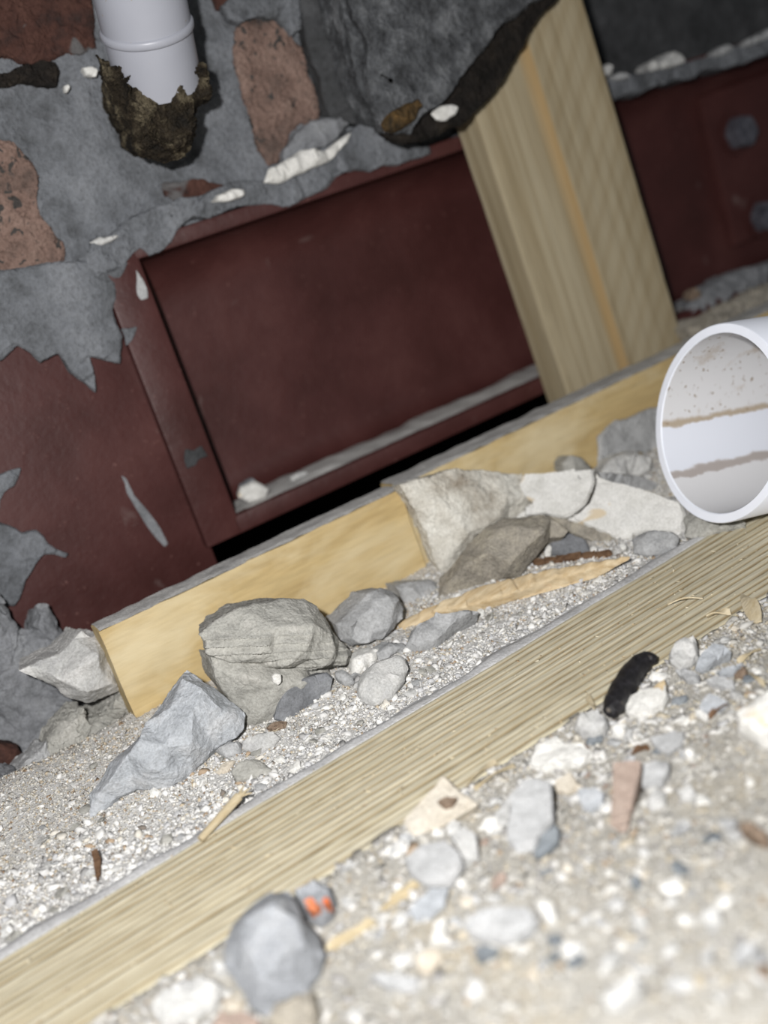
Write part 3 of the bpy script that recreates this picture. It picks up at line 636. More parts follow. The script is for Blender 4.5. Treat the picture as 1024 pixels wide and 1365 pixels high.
chunk('mortar_chunk', 'd', [(610, 470), (640, 490), (665, 515), (720, 545), (765, 580), (800, 620), (795, 660), (770, 690), (700, 730), (640, 790), (600, 830), (560, 860), (500, 865), (440, 860), (380, 890), (345, 925), (290, 955), (290, 880), (330, 830), (350, 780), (440, 700), (500, 620), (555, 530), (580, 500)],
      M['mortar_blue'], 'angular blue-grey mortar chunk with a flat broad facet left of the largest lump', 'rubble', tilt=.75, thick=17, rough=.4, back=.7, edge=.6, res=60, lift=-.5,
      peaks=[(600, 520, 5), (660, 560, 8), (640, 640, 9), (630, 740, 8), (480, 660, 5), (470, 730, 9), (550, 750, 8.5), (430, 770, 7), (380, 830, 5.5), (480, 810, 8), (330, 880, 3), (720, 620, 6), (560, 620, 6.5), (560, 820, 5)])
chunk('plaster_chunk', 'd', [(60, 475), (130, 440), (190, 420), (240, 370), (265, 345), (290, 365), (320, 350), (345, 380), (370, 430), (405, 520), (390, 540), (330, 565), (285, 578), (220, 560), (180, 525), (120, 500)],
      M['mortar_pale'], 'pale pointed mortar chunk at the left end of the yellow board', 'rubble', Y=78, thick=16, rough=.4,
      peaks=[(150, 470, 4), (230, 440, 8), (290, 400, 9), (310, 470, 7), (260, 520, 8), (350, 500, 5), (180, 490, 5)])
chunk('rubble_lump', 'd', [(150, 700), (190, 650), (250, 595), (275, 590), (290, 640), (350, 600), (400, 540), (440, 540), (455, 620), (400, 700), (300, 790), (200, 850), (120, 900), (130, 780)], M['mortar_warm'], 'blurred grey rubble lump behind the gravel edge at left', 'rubble', Y=79, thick=14, h=5, rough=.9)
chunk('rubble_lump', 'd', [(-60, 1010), (20, 900), (60, 800), (150, 700), (180, 760), (170, 850), (80, 920), (0, 1000)], M['mortar'], 'sloping grey rubble slab at far left behind the gravel', 'rubble', Y=78, thick=12, h=4, rough=.8)
chunk('rubble_lump', 'd', [(-60, 830), (0, 815), (40, 800), (62, 805), (50, 850), (20, 905), (-20, 950), (-60, 960)], M['mortar_dark'], 'dark grey lump touching the left picture edge above the gravel', 'rubble', Y=76, thick=12, h=4, rough=.8)
chunk('mortar_heap', 'd', [(-80, 200), (0, 215), (30, 290), (60, 340), (95, 335), (110, 270), (150, 260), (190, 310), (220, 380), (250, 450), (270, 600), (230, 720), (150, 800), (60, 850), (-80, 860)], M['mortar_dark'], 'dark grey mortar mass against the foot of the red plate at left', 'mortar', Y=103, thick=12, h=7, rough=1.3, freq=.1)
chunk('brick_fragment', 'd', [(-60, 720), (0, 710), (60, 715), (75, 760), (50, 795), (0, 805), (-60, 810)], M['brick_red'], 'dull red brick fragment at the left edge in the dark corner', 'brick', Y=92, thick=8, h=3)

chunk('mortar_lump', 'e', [(530, 240), (570, 205), (600, 170), (640, 130), (690, 113), (735, 128), (758, 165), (752, 205), (720, 250), (690, 280), (640, 295), (580, 310), (545, 290)], M['mortar'], 'smooth knuckle-shaped grey lump to the right of the largest mortar lump', 'rubble', Y=47, thick=10, rough=.35,
      style='round', peaks=[(580, 240, 3), (630, 190, 5.5), (690, 160, 6), (720, 190, 4.5), (620, 255, 5), (675, 235, 6.5)])
chunk('mortar_lump', 'e', [(735, 105), (790, 92), (860, 85), (885, 100), (885, 160), (850, 200), (800, 215), (760, 220), (755, 150)], M['mortar'], 'flat grey lump against the yellow board behind the wood splinter', 'rubble', Y=58, thick=9, h=3)
chunk('mortar_lump', 'k', [(285, 860), (310, 800), (360, 765), (430, 740), (510, 722), (565, 728), (520, 760), (470, 790), (440, 830), (400, 865), (340, 885)], M['mortar'], 'long rounded grey lump lying beneath the wood splinter', 'rubble', tilt=.6, thick=7, h=4, style='round')
chunk('mortar_flake', 'e', [(600, 465), (620, 400), (660, 370), (740, 335), (765, 345), (778, 385), (765, 430), (740, 460), (720, 495), (670, 517), (630, 508), (605, 485)], M['mortar_pale'], 'pale mortar flake on the gravel below the splinter tip', 'rubble', tilt=.6, thick=5, h=2.6, lift=.3)
chunk('mortar_flake', 'e', [(585, 400), (590, 355), (640, 330), (682, 318), (675, 355), (640, 380), (605, 420)], M['plaster'], 'small white flake tucked under the splinter tip', 'rubble', Y=38, thick=5, h=1.5)
chunk('mortar_flake', 'e', [(672, 330), (720, 300), (770, 305), (765, 340), (735, 335), (680, 365)], M['mortar'], 'grey flake between the splinter and the pale flake', 'rubble', Y=37, thick=5, h=1.5)
chunk('mortar_crumb', 'e', [(530, 400), (560, 390), (590, 415), (595, 440), (560, 445), (535, 425)], M['mortar'], 'small grey crumb in the dark gap right of the largest lump', 'rubble', tilt=.6, h=1.5, thick=4)
# splinter
chunk('wood_splinter', 'p', [(470, 864), (500, 846), (528, 832), (588, 803), (651, 781), (683, 771), (746, 757), (800, 748), (842, 741), (840, 746), (800, 755), (749, 768), (718, 778), (693, 788), (651, 803), (623, 811), (574, 819), (538, 841), (517, 853), (490, 866), (476, 870)], M['splinter'],
      'long orange-tan wood splinter lying on the gravel below the stone wedge', 'wood', tilt=.35, anchor=(651, 804), lift=3.6, thick=3, rough=.18, h=1.2, wobble=.2, edge=.8, style='flake', soft=3)
# stones
chunk('whitewashed_stone', 'k', [(262, 250), (330, 225), (420, 195), (520, 188), (640, 196), (730, 200), (760, 260), (790, 310), (760, 370), (680, 400), (620, 430), (560, 480), (500, 540), (432, 590), (400, 540), (370, 450), (330, 360), (290, 290)], M['stone_white'], 'large whitish stone with brown edges between the two yellow boards', 'stone', Y=61, thick=8, rough=.7, back=.9,
      peaks=[(340, 300, 1.5), (420, 330, 5), (520, 270, 4), (640, 280, 5), (480, 420, 6), (600, 360, 6), (440, 500, 3), (700, 300, 4)])
chunk('stone_wedge', 'k', [(590, 400), (660, 372), (740, 365), (800, 360), (870, 390), (905, 420), (890, 440), (835, 447), (800, 495), (760, 545), (712, 600), (690, 602), (600, 615), (540, 640), (402, 695), (412, 600), (450, 565), (500, 500)], M['stone_brown'], 'brown-grey wedge of stone with dark broken end resting above the splinter', 'stone', tilt=.8, thick=12, rough=.4,
      peaks=[(640, 430, 4), (720, 420, 5.5), (820, 445, 6.5), (745, 500, 7), (690, 560, 7), (600, 520, 7), (520, 580, 7), (680, 590, 5), (440, 640, 4), (600, 470, 5)])
slab = tag(empty('plaster_slab', ony(770, 735, 48)), 'broken white plaster slab with grey backing leaning left of the white pipe', 'plaster')
chunk('plaster_face', 'f', [(348, 460), (365, 432), (460, 425), (552, 417), (556, 450), (545, 480), (530, 515), (500, 540), (470, 550), (420, 540), (315, 563), (345, 545), (385, 510), (360, 495)], M['plaster'], parent=slab, tilt=.62, anchor=(900, 706), lift=2.2, h=1.5, thick=4, style='flake', rough=.3)
chunk('plaster_face', 'f', [(558, 430), (570, 440), (640, 460), (720, 485), (790, 510), (806, 545), (800, 585), (770, 592), (690, 590), (660, 597), (655, 612), (570, 590), (520, 567), (480, 552), (508, 540), (538, 516), (552, 482), (560, 455)], M['plaster'], parent=slab, tilt=.62, anchor=(900, 706), lift=2.6, h=1.5, thick=4, style='flake', rough=.3)
chunk('render_backing', 'f', [(420, 540), (470, 545), (520, 560), (570, 585), (655, 608), (662, 630), (650, 652), (600, 650), (540, 612), (490, 592), (450, 562)], M['stone_brown'], 'brown-grey render backing', parent=slab, tilt=.62, anchor=(900, 706), lift=.6, h=2, thick=5)
chunk('mortar_lump', 'f', [(655, 605), (690, 588), (770, 586), (788, 600), (780, 632), (740, 652), (700, 655), (660, 645)], M['mortar'], 'grey lump under the lower right corner of the white slab', 'rubble', tilt=.7, thick=7, h=2.5, lift=.3)
chunk('mortar_lump', 'f', [(425, 610), (440, 595), (485, 588), (530, 608), (545, 640), (500, 655), (430, 650)], M['mortar_dark'], 'dark grey lump in the hollow beneath the white slab', 'rubble', tilt=.6, thick=6, h=2, lift=.3)
chunk('plaster_crumb', 'f', [(415, 640), (428, 618), (440, 625), (436, 655), (420, 660)], M['plaster'], 'white crumb at the end of the stone wedge', 'plaster', tilt=.6, lift=3, thick=3, h=1)
chunk('plaster_crumb', 'f', [(540, 628), (555, 622), (566, 632), (560, 642), (544, 641)], M['plaster'], 'round white crumb on the brown backing of the slab', 'plaster', tilt=.6, lift=3.5, thick=3, h=1)
chunk('plaster_crumb', 'f', [(620, 622), (632, 615), (642, 625), (636, 638), (624, 638)], M['plaster'], 'white crumb left of the grey lump under the slab', 'plaster', tilt=.6, lift=3.5, thick=3, h=1)
chunk('twig', 'f', [(383, 664), (450, 654), (520, 644), (600, 638), (602, 648), (520, 656), (450, 668), (388, 677)], M['twig'], 'thin dark brown twig in the hollow above the splinter', 'twig', tilt=.3, lift=1.5, thick=2, h=.8, style='flake', rough=.15)
chunk('mortar_splash', 'f', [(562, 330), (610, 285), (640, 278), (700, 252), (740, 245), (740, 370), (660, 372), (610, 395), (562, 420)], M['mortar'], 'grey mortar splash on the yellow board left of the white pipe', 'mortar', Y=70, thick=4, h=1.5, style='flake', rough=.4)
chunk('mortar_lump', 'f', [(575, 425), (600, 390), (640, 368), (665, 366), (700, 395), (725, 420), (745, 445), (700, 450), (640, 445), (600, 450)], M['mortar_pale'], 'pale crumbly lump behind the top of the white slab', 'rubble', Y=60, thick=8, h=4, rough=.7)
chunk('mortar_slab', 'f', [(565, 425), (620, 432), (690, 438), (745, 465), (785, 500), (720, 492), (640, 465), (575, 448)], M['mortar'], 'thin grey slab edge lying behind the white plaster slab', 'rubble', Y=49, thick=8, h=1.5, style='flake')
chunk('mortar_lump', 'f', [(465, 400), (490, 380), (520, 385), (545, 410), (540, 425), (470, 430)], M['mortar_warm'], 'small grey lump on top of the whitish stone by the yellow board', 'rubble', Y=64, thick=6, h=2)
chunk('mortar_lump', 'l', [(320, 990), (350, 970), (400, 965), (440, 1000), (440, 1040), (380, 1040), (330, 1020)], M['mortar_pale'], 'pale lump touching the rim of the white pipe at left', 'rubble', Y=56, thick=7, h=2)
chunk('gravel_lump', 'l', [(555, 1215), (590, 1190), (660, 1215), (760, 1245), (900, 1240), (900, 1275), (760, 1290), (640, 1340), (550, 1320)], M['mortar_warm'], 'gritty lump between white slab and pipe rim', 'rubble', tilt=.4, thick=5, h=2, rough=.7)

# chips on the trough gravel
chunk('mortar_chip', 'd', [(748, 805), (780, 770), (840, 760), (888, 792), (885, 808), (830, 828), (770, 838)], M['mortar_warm'], 'flat grey chip on the gravel next to the straw', 'rubble', tilt=.5, thick=2.5, h=1.4)
chunk('mortar_chip', 'd', [(785, 705), (850, 675), (890, 668), (912, 690), (890, 727), (830, 748), (788, 728)], M['mortar_pale'], 'pale crumbly chip at the foot of the largest lump', 'rubble', tilt=.55, thick=4, h=2)
chunk('mortar_chip', 'd', [(700, 735), (740, 703), (785, 708), (785, 742), (735, 760)], M['mortar'], 'grey chip right of the angular blue-grey chunk', 'rubble', tilt=.5, thick=4, h=2)
chunk('mortar_chip', 'd', [(688, 803), (730, 770), (768, 764), (752, 798), (718, 808)], M['beige'], 'small beige chip beside the flat grey chip', 'rubble', tilt=.5, thick=2, h=.8)
chunk('brick_crumb', 'd', [(860, 660), (890, 640), (935, 635), (925, 665), (890, 672)], M['brown'], 'reddish crumb under the front of the largest lump', 'brick', tilt=.5, thick=2, h=1)
# straw
st = tag(empty('straw', on_ground(275, 1115)), 'short yellow straw with frayed end across the batten edge', 'straw')
a, b = onz(267, 1119, 1.2), onz(318, 1062, 3.2)
bm = bmesh.new(); tube(bm, [a, a.lerp(b, .35), a.lerp(b, .7) + Vector((.2, .1, 0)), b], [.75, .85, .95, 1.0], 10); bm_obj('stem', bm, M['shaving'], st)
for k in range(6):
    d = (b - a).normalized() + Vector((math.cos(k * 1.1), math.sin(k * 1.1), .5 * math.sin(k * 2.3))) * .8
    bm = bmesh.new(); tube(bm, [b - d * .3, b + d * .9, b + d * 1.9 + Vector((0, 0, -.2))], [.4, .3, .1], 6); bm_obj('fibre', bm, M['shaving'], st)
chunk('wood_chip', 'i', [(296, 425), (318, 418), (330, 450), (326, 500), (318, 535), (308, 490)], M['twig'], 'dark sliver of wood on the gravel in the lower left', 'wood', tilt=.4, thick=1.2, h=.5, style='flake', rough=.15)

# ------------------------------------------------------------------ floor debris in front of the batten
# dropping
cl_ = px('o', [(392, 158), (350, 158), (305, 190), (262, 245), (225, 305), (190, 362), (160, 420), (142, 455), (135, 470)])
rad = [22, 38, 50, 57, 59, 57, 52, 38, 16]
pts = []
for q, r in zip(cl_, rad):
    p = on_ground(*q); s = (p - CAM).dot(FW) / F; rm = r * .2383 * s * 1.12
    p = onz(q[0], q[1], 3.2 - .12 * len(pts)); pts.append((p, rm))
bm = bmesh.new()
fine = []
for i in range(len(pts) - 1):
    for k in range(5):
        t = k / 5; fine.append((pts[i][0].lerp(pts[i + 1][0], t), pts[i][1] * (1 - t) + pts[i + 1][1] * t))
fine.append(pts[-1]); tube(bm, [f[0] for f in fine], [f[1] * (1 + .03 * math.sin(i * .9)) for i, f in enumerate(fine)], 26); roughen(bm, .2, .6, 3)
bmesh.ops.triangulate(bm, faces=[f for f in bm.faces if len(f.verts) > 4])
tag(bm_obj('animal_dropping', bm, M['dropping'], None, 60), 'black elongated animal dropping leaning on the front edge of the batten', 'dropping')

def fl_(name, key, ol, mat, label, cat='rubble', **kw):
    kw.setdefault('tilt', .3); kw.setdefault('style', 'flake'); kw.setdefault('thick', 2.5); kw.setdefault('h', .6); kw.setdefault('rough', .25); kw.setdefault('lift', .9)
    return chunk(name, key, ol, mat, label, cat, **kw)
fl_('pebble', 'g', [(497, 390), (505, 365), (530, 350), (560, 348), (590, 360), (598, 385), (585, 408), (555, 418), (520, 412)], M['mortar_pale'], 'rounded pale grey pebble touching the lower end of the dropping', 'pebble', style='round', h=3, thick=4, tilt=.5)
fl_('clay_flake', 'g', [(608, 482), (645, 476), (680, 473), (668, 550), (658, 600), (646, 660), (625, 673), (598, 652), (600, 580), (604, 520)], M['pink'], 'long pink-brown clay tile flake on the floor', 'tile flake', tilt=.35, thick=3)
fl_('mortar_flake', 'g', [(35, 640), (90, 580), (145, 515), (190, 560), (240, 595), (170, 637), (120, 662), (60, 682)], M['beige'], 'off-white triangular flake overlapping the front edge of the batten', tilt=.35, lift=1.2)
fl_('bark_crumb', 'g', [(130, 590), (150, 576), (182, 580), (170, 596), (145, 602)], M['brown'], 'brown crumb lying on the off-white triangular flake', tilt=.35, h=.8, thick=1, lift=4.2)
fl_('slate_flake', 'g', [(318, 650), (330, 580), (360, 530), (400, 525), (435, 535), (446, 590), (447, 640), (410, 685), (390, 722), (340, 728), (316, 695)], M['slate_pale'], 'pale grey flat flake with dark slate piece at its lower right', tilt=.35, h=1)
fl_('slate_piece', 'g', [(390, 726), (410, 680), (445, 645), (458, 665), (455, 697), (420, 737), (398, 742)], M['slate'], 'small dark blue-grey slate piece beside the pale flat flake', tilt=.5, lift=1.6)
fl_('mortar_flake', 'g', [(40, 745), (90, 710), (150, 693), (195, 733), (202, 765), (170, 815), (100, 815), (58, 790)], M['slate_pale'], 'larger of two grey flakes below the triangular flake', tilt=.35, h=1.2, lift=1.5)
fl_('mortar_flake', 'g', [(165, 682), (200, 655), (236, 680), (242, 742), (206, 767), (190, 725)], M['mortar_pale'], 'smaller of two grey flakes below the triangular flake', tilt=.4, h=1)
fl_('mortar_flake', 'h', [(588, 397), (640, 350), (682, 348), (672, 386), (640, 417), (600, 422)], M['mortar_blue'], 'bluish flake sticking out below the larger grey flake', tilt=.3)
fl_('mortar_chip', 'g', [(285, 625), (330, 560), (350, 545), (325, 600), (318, 650), (290, 660)], M['mortar_pale'], 'pale chip to the left of the pale flat flake', tilt=.3)
big = tag(empty('mortar_chunk', on_ground(340, 1350)), 'nearest grey mortar chunk with orange paint marks over the batten edge', 'rubble')
chunk('main_piece', 'h', [(165, 485), (180, 445), (230, 385), (265, 355), (320, 350), (338, 380), (352, 420), (390, 465), (402, 500), (387, 540), (355, 590), (300, 612), (270, 640), (235, 632), (200, 575), (172, 530)], M['mortar_near'], parent=big, tilt=.6, lift=1, thick=9, rough=.4, back=.75,
      peaks=[(230, 440, 5), (290, 420, 6.5), (340, 450, 6), (360, 500, 5), (240, 520, 6), (310, 540, 7), (260, 590, 4), (200, 490, 3.5)])
chunk('side_piece', 'h', [(325, 360), (380, 335), (415, 345), (428, 380), (417, 415), (390, 437), (365, 425), (345, 395)], M['mortar_near'], parent=big, tilt=.6, lift=1.5, thick=6, h=4, style='round', anchor=(405, 1240))
fa = px('h', [(378, 407), (409, 401)])
for (x, y), pts_ in zip(fa, ([(357, 395), (375, 390), (397, 408), (394, 422), (375, 424), (362, 410)], [(400, 394), (412, 390), (420, 402), (412, 414), (402, 408)])):
    o_ = chunk('paint_mark', 'h', pts_, M['orange'], 'orange paint mark', parent=big, tilt=.6, lift=1.5, thick=6, h=5.6, style='flake', rough=.2, anchor=(405, 1240), back=.95)
fl_('wood_splinter', 'h', [(398, 492), (410, 465), (500, 415), (516, 426), (440, 476)], M['shaving'], 'pale flat wood splinter right of the orange-marked chunk', 'wood', thick=1.5)
fl_('wood_splinter', 'h', [(523, 398), (570, 350), (600, 328), (616, 338), (560, 382)], M['shaving'], 'narrow tan wood splinter left of the two grey flakes', 'wood', thick=1.5)
fl_('mortar_flake', 'h', [(713, 437), (740, 410), (790, 398), (860, 402), (887, 430), (870, 457), (820, 478), (760, 470), (725, 452)], M['slate_pale'], 'blurred oval pale grey flake low in the foreground', h=1.5, thick=4)
fl_('slate_piece', 'h', [(738, 490), (770, 480), (797, 490), (770, 512), (745, 514)], M['slate'], 'dark chip under the oval foreground flake', h=.8)
fl_('plaster_crumb', 'h', [(873, 387), (900, 374), (926, 395), (927, 425), (905, 427), (885, 405)], M['plaster'], 'white crumb to the upper right of the oval foreground flake', 'plaster', style='round', h=2)
fl_('slate_piece', 'h', [(498, 550), (540, 542), (610, 550), (614, 580), (580, 588), (540, 572)], M['slate_pale'], 'thin grey slate sliver below the orange-marked chunk at right', h=.5)
fl_('mortar_chip', 'h', [(608, 512), (640, 490), (672, 505), (640, 547), (615, 542)], M['beige'], 'cream chip above the thin slate sliver', h=.8)
fl_('plaster_crumb', 'h', [(648, 430), (673, 418), (674, 470), (645, 482)], M['plaster'], 'narrow white crumb left of the oval foreground flake', 'plaster', h=1)
fl_('plaster_lump', 'o', [(845, 510), (880, 470), (930, 440), (980, 400), (1060, 350), (1100, 500), (1060, 680), (990, 662), (920, 612), (858, 572)], M['plaster'], 'large bright white plaster lump at the right picture edge', 'plaster', style='round', h=4, thick=5, tilt=.45, lift=.3)
fl_('mortar_chip', 'o', [(468, 135), (500, 75), (560, 48), (622, 58), (636, 110), (642, 160), (600, 202), (540, 232), (478, 192)], M['mortar_pale'], 'rounded grey chip to the right of the dropping', style='round', h=2.5, thick=4, tilt=.45, lift=0)
fl_('mortar_chip', 'o', [(618, 222), (650, 140), (720, 88), (790, 103), (822, 130), (740, 172), (700, 212), (650, 238)], M['mortar_blue'], 'bluish angular chip right of the rounded grey chip', h=1.2, thick=3, tilt=.4)
fl_('mortar_chip', 'o', [(738, 242), (800, 213), (880, 188), (893, 203), (830, 247), (760, 262)], M['mortar_blue'], 'narrow blue-grey chip resting against a brown crumb', h=.8, tilt=.4, lift=2)
fl_('bark_crumb', 'o', [(828, 262), (890, 208), (912, 235), (902, 262), (850, 273)], M['brown'], 'brown crumb behind the narrow blue-grey chip', h=1.5, style='round')
fl_('mortar_chip', 'o', [(678, 282), (740, 264), (832, 284), (838, 322), (790, 328)], M['slate_pale'], 'flat pale chip in front of the narrow blue-grey chip', h=.7)
fl_('mortar_chip', 'o', [(508, 232), (570, 223), (642, 260), (643, 302), (570, 293)], M['mortar'], 'grey chip just below the rounded grey chip', h=1)
fl_('mortar_chip', 'o', [(638, 442), (700, 358), (760, 388), (803, 410), (760, 453), (700, 483)], M['mortar_blue'], 'lilac-grey chip between the dropping and the large white lump', h=.8)
fl_('plaster_flake', 'o', [(223, 452), (240, 400), (310, 370), (380, 360), (462, 338), (472, 380), (440, 442), (380, 473), (300, 493), (240, 483)], M['plaster'], 'rough white plaster flake right below the dropping', 'plaster', h=1.8, thick=3, rough=.45)
fl_('plaster_crumb', 'o', [(143, 562), (190, 528), (238, 533), (227, 582), (190, 603), (153, 588)], M['plaster'], 'white crumb next to the rounded pebble', 'plaster', style='round', h=1.6)
fl_('plaster_flake', 'o', [(368, 612), (440, 590), (500, 568), (553, 605), (542, 642), (460, 693), (398, 662)], M['slate_pale'], 'smooth pale flat flake in the middle of the floor debris', h=.7)
fl_('mortar_flake', 'o', [(298, 792), (340, 760), (400, 745), (472, 755), (478, 800), (442, 863), (380, 888), (308, 872)], M['slate_pale'], 'grey flake right of the clay tile flake', h=1.2)
fl_('plaster_crumb', 'o', [(548, 692), (590, 673), (622, 695), (612, 727), (563, 728)], M['plaster'], 'round white crumb below the smooth pale flake', 'plaster', style='round', h=1.8)
fl_('wood_chip', 'o', [(358, 378), (400, 310), (447, 283), (458, 330), (400, 367)], M['splinter'], 'orange-tan wood chip next to the dropping', 'wood', h=.8, lift=2.6)
fl_('mortar_chip', 'g', [(508, 560), (550, 552), (582, 570), (577, 592), (545, 614), (520, 606)], M['mortar_blue'], 'blue-grey chip left of the clay tile flake', h=1)
fl_('mortar_chip', 'g', [(453, 532), (490, 513), (527, 550), (480, 570), (448, 562)], M['beige'], 'beige woody chip above the blue-grey chip', h=.8)
fl_('plaster_flake', 'g', [(383, 492), (400, 440), (450, 418), (490, 440), (530, 440), (552, 460), (520, 492), (460, 502), (420, 512)], M['plaster'], 'ragged white plaster patch along the front of the batten', 'plaster', h=1.6, rough=.6)
fl_('bark_chip', 'j', [(922, 145), (960, 150), (1024, 180), (1040, 225), (980, 202), (930, 172)], M['brown'], 'blurred brown bark chip near the right picture edge', 'bark', h=1.5, style='round')
fl_('plaster_crumb', 'j', [(788, 475), (830, 438), (872, 455), (873, 492), (830, 503)], M['mortar_pale'], 'blurred white crumb nearest the right edge in the foreground', 'plaster', style='round', h=2)
fl_('plaster_lump', 'j', [(458, 742), (520, 700), (570, 673), (612, 690), (602, 732), (520, 783), (478, 783)], M['mortar_pale'], 'largest blurred white lump at the bottom of the picture', 'plaster', style='round', h=2.5, thick=4)
fl_('plaster_crumb', 'j', [(788, 602), (820, 568), (848, 590), (838, 622), (800, 618)], M['mortar_pale'], 'blurred white crumb below the one nearest the right edge', 'plaster', style='round', h=1.6)
fl_('plaster_crumb', 'j', [(558, 472), (610, 463), (624, 500), (580, 513)], M['mortar_pale'], 'blurred white crumb right of the oval foreground flake', 'plaster', style='round', h=1.6)
fl_('pebble', 'j', [(553, 345), (570, 335), (595, 333), (603, 352), (580, 366), (560, 364)], M['slate'], 'dark blue-grey pebble alone on the pale sand', 'pebble', style='round', h=1.4)
fl_('plaster_crumb', 'j', [(718, 45), (760, 24), (788, 45), (772, 68), (728, 68)], M['mortar_pale'], 'white crumb right of the grey flake by the clay tile flake', 'plaster', style='round', h=1.6)
fl_('plaster_crumb', 'j', [(608, 82), (650, 28), (682, 50), (677, 87), (630, 102)], M['mortar_pale'], 'white crumb just below the grey flake by the clay tile flake', 'plaster', style='round', h=1.6)
fl_('bark_crumb', 'j', [(985, 645), (1030, 625), (1040, 670), (1000, 675)], M['brown'], 'blurred brown crumb at the lower right edge', 'bark', style='round', h=1.6)
fl_('plaster_lump', 'i', [(490, 950), (520, 905), (560, 880), (620, 850), (690, 840), (742, 880), (700, 932), (620, 972), (530, 1000)], M['mortar_pale'], 'white plaster lump left of the orange-marked chunk at the bottom', 'plaster', style='round', h=3, thick=4, rough=.7)
fl_('plaster_crumb', 'i', [(683, 797), (720, 783), (743, 820), (700, 828)], M['mortar_pale'], 'small white crumb between batten and orange-marked chunk', 'plaster', style='round', h=1.6)
fl_('mortar_chip', 'i', [(718, 932), (760, 903), (798, 914), (782, 947), (735, 953)], M['beige'], 'cream chip at the foot of the orange-marked chunk', style='round', h=1.2)
fl_('brick_chip', 'i', [(690, 1010), (720, 950), (800, 965), (850, 990), (850, 1030)], M['pink'], 'reddish brick chip cut by the bottom picture edge', 'brick', h=1.5)
fl_('mortar_chunk', 'i', [(862, 1000), (900, 940), (960, 920), (1030, 890), (1040, 950), (1020, 1010), (930, 1040)], M['stone_brown'], 'grey chunk below the orange-marked chunk at the bottom edge', h=3, thick=5, style='round')
# shavings beside the batten
def shaving(key, a, b, wd, label, mat='shaving', lift=1.0, bend=.6):
    (x0, y0), (x1, y1) = px(key, [a, b]); p, q = on_ground(x0, y0) + Z * lift, on_ground(x1, y1) + Z * lift
    d = (q - p); s = d.cross(Z).normalized() * wd / 2; bm = bmesh.new(); rows = []
    for i in range(9):
        t = i / 8; c = p + d * t + Z * (bend * math.sin(t * 3.1)) ; k = (1 - .6 * abs(2 * t - 1) ** 3)
        tw = Z * (.35 * wd * math.sin(t * 4 + x0))
        rows.append([bm.verts.new(c + s * k + tw), bm.verts.new(c - s * k - tw), bm.verts.new(c - s * k - tw - Z * .35), bm.verts.new(c + s * k + tw - Z * .35)])
    for A_, B_ in zip(rows, rows[1:]):
        for k in range(4): bm.faces.new((A_[k], A_[(k + 1) % 4], B_[(k + 1) % 4], B_[k]))
    bm.faces.new(rows[0][::-1]); bm.faces.new(rows[-1]); bmesh.ops.recalc_face_normals(bm, faces=bm.faces)
    return tag(bm_obj('wood_shaving', bm, M[mat], None, 40), label, 'wood')
shaving('g', (208, 555), (292, 488), 1.3, 'upper of two crossed shavings beside the triangular flake')
shaving('g', (232, 562), (340, 498), 1.6, 'lower of two crossed shavings beside the triangular flake')
shaving('g', (965, 45), (1003, 115), 3.2, 'broad wood shaving on end at the right edge above the debris', lift=1.5)
shaving('g', (860, 95), (925, 82), 1.4, 'pale shaving lying along the batten front at right')
shaving('g', (655, 470), (705, 450), 1.2, 'small curled shaving above the clay tile flake', 'twig')
shaving('o', (700, 510), (800, 440), .9, 'thin dark sliver beside the lilac-grey chip', 'twig')
shaving('o', (270, 715), (345, 680), 1.0, 'thin curved brown sliver above the clay tile flake', 'twig')
shaving('g', (535, 310), (556, 345), 1.2, 'short shaving standing at the batten front by the dropping')
shaving('o', (860, 200), (990, 130), 1.1, 'straw-coloured shaving across the chips at the right edge')
shaving('f', (755, 790), (850, 775), 1.0, 'pale shaving on the batten face below the pipe')
shaving('o', (920, 260), (1010, 330), 1.1, 'tan shaving above the large white lump at the right edge')
shaving('k', (590, 620), (606, 570), 1.4, 'short upright shaving leaning on the stone wedge', lift=6)
shaving('k', (640, 470), (660, 420), 1.0, 'thin shaving lying on top of the stone wedge', lift=18)

# ------------------------------------------------------------------ loose crumbs (individuals, alike within their patch)
crumb_protos = {}
def proto(kind, mat, k):
    key = (kind, k)
    if key in crumb_protos: return crumb_protos[key]
    bm = bmesh.new(); bmesh.ops.create_icosphere(bm, subdivisions=2, radius=1)
    rg = random.Random(k * 31 + 5)
    for v in bm.verts:
        v.co += noise.noise_vector(v.co * 1.1 + Vector((k * 9, k * 5, 2))) * .75 + noise.noise_vector(v.co * 3 + Vector((k, 2, k * 3))) * .14
        v.co.z *= .5
    for v in bm.verts: v.co *= MM
    me = bpy.data.meshes.new(kind); bm.to_mesh(me); bm.free(); me.shade_smooth(); me.set_sharp_from_angle(angle=R(40)); me.materials.append(mat)
    crumb_protos[key] = me; return me
rng = random.Random(21)
def scatter(name, cat, mats, label, group, n, region, smin, smax):
    k = 0
    while k < n:
        x, y = rng.uniform(region[0], region[2]), rng.uniform(region[1], region[3])
        p = on_ground(x, y)
        if front_edge(p.x) - 1.5 < p.y < back_edge(p.x) + 6 or not region[4](p): continue
        mt = rng.choice(mats); s = rng.uniform(smin, smax) if rng.random() < .7 else smin
        me = proto(mt + '_crumb', M[mt], rng.randrange(5))
        o = bpy.data.objects.new(name, me); col.objects.link(o); o.location = (p + Z * s * .3) * MM; o.scale = (s, s * rng.uniform(.7, 1), s * rng.uniform(.8, 1.1))
        o.rotation_euler = (rng.uniform(-.5, .5), rng.uniform(-.5, .5), rng.uniform(0, 6.28)); tag(o, label, cat, group); k += 1
fr = lambda p: p.y < front_edge(p.x) - 1
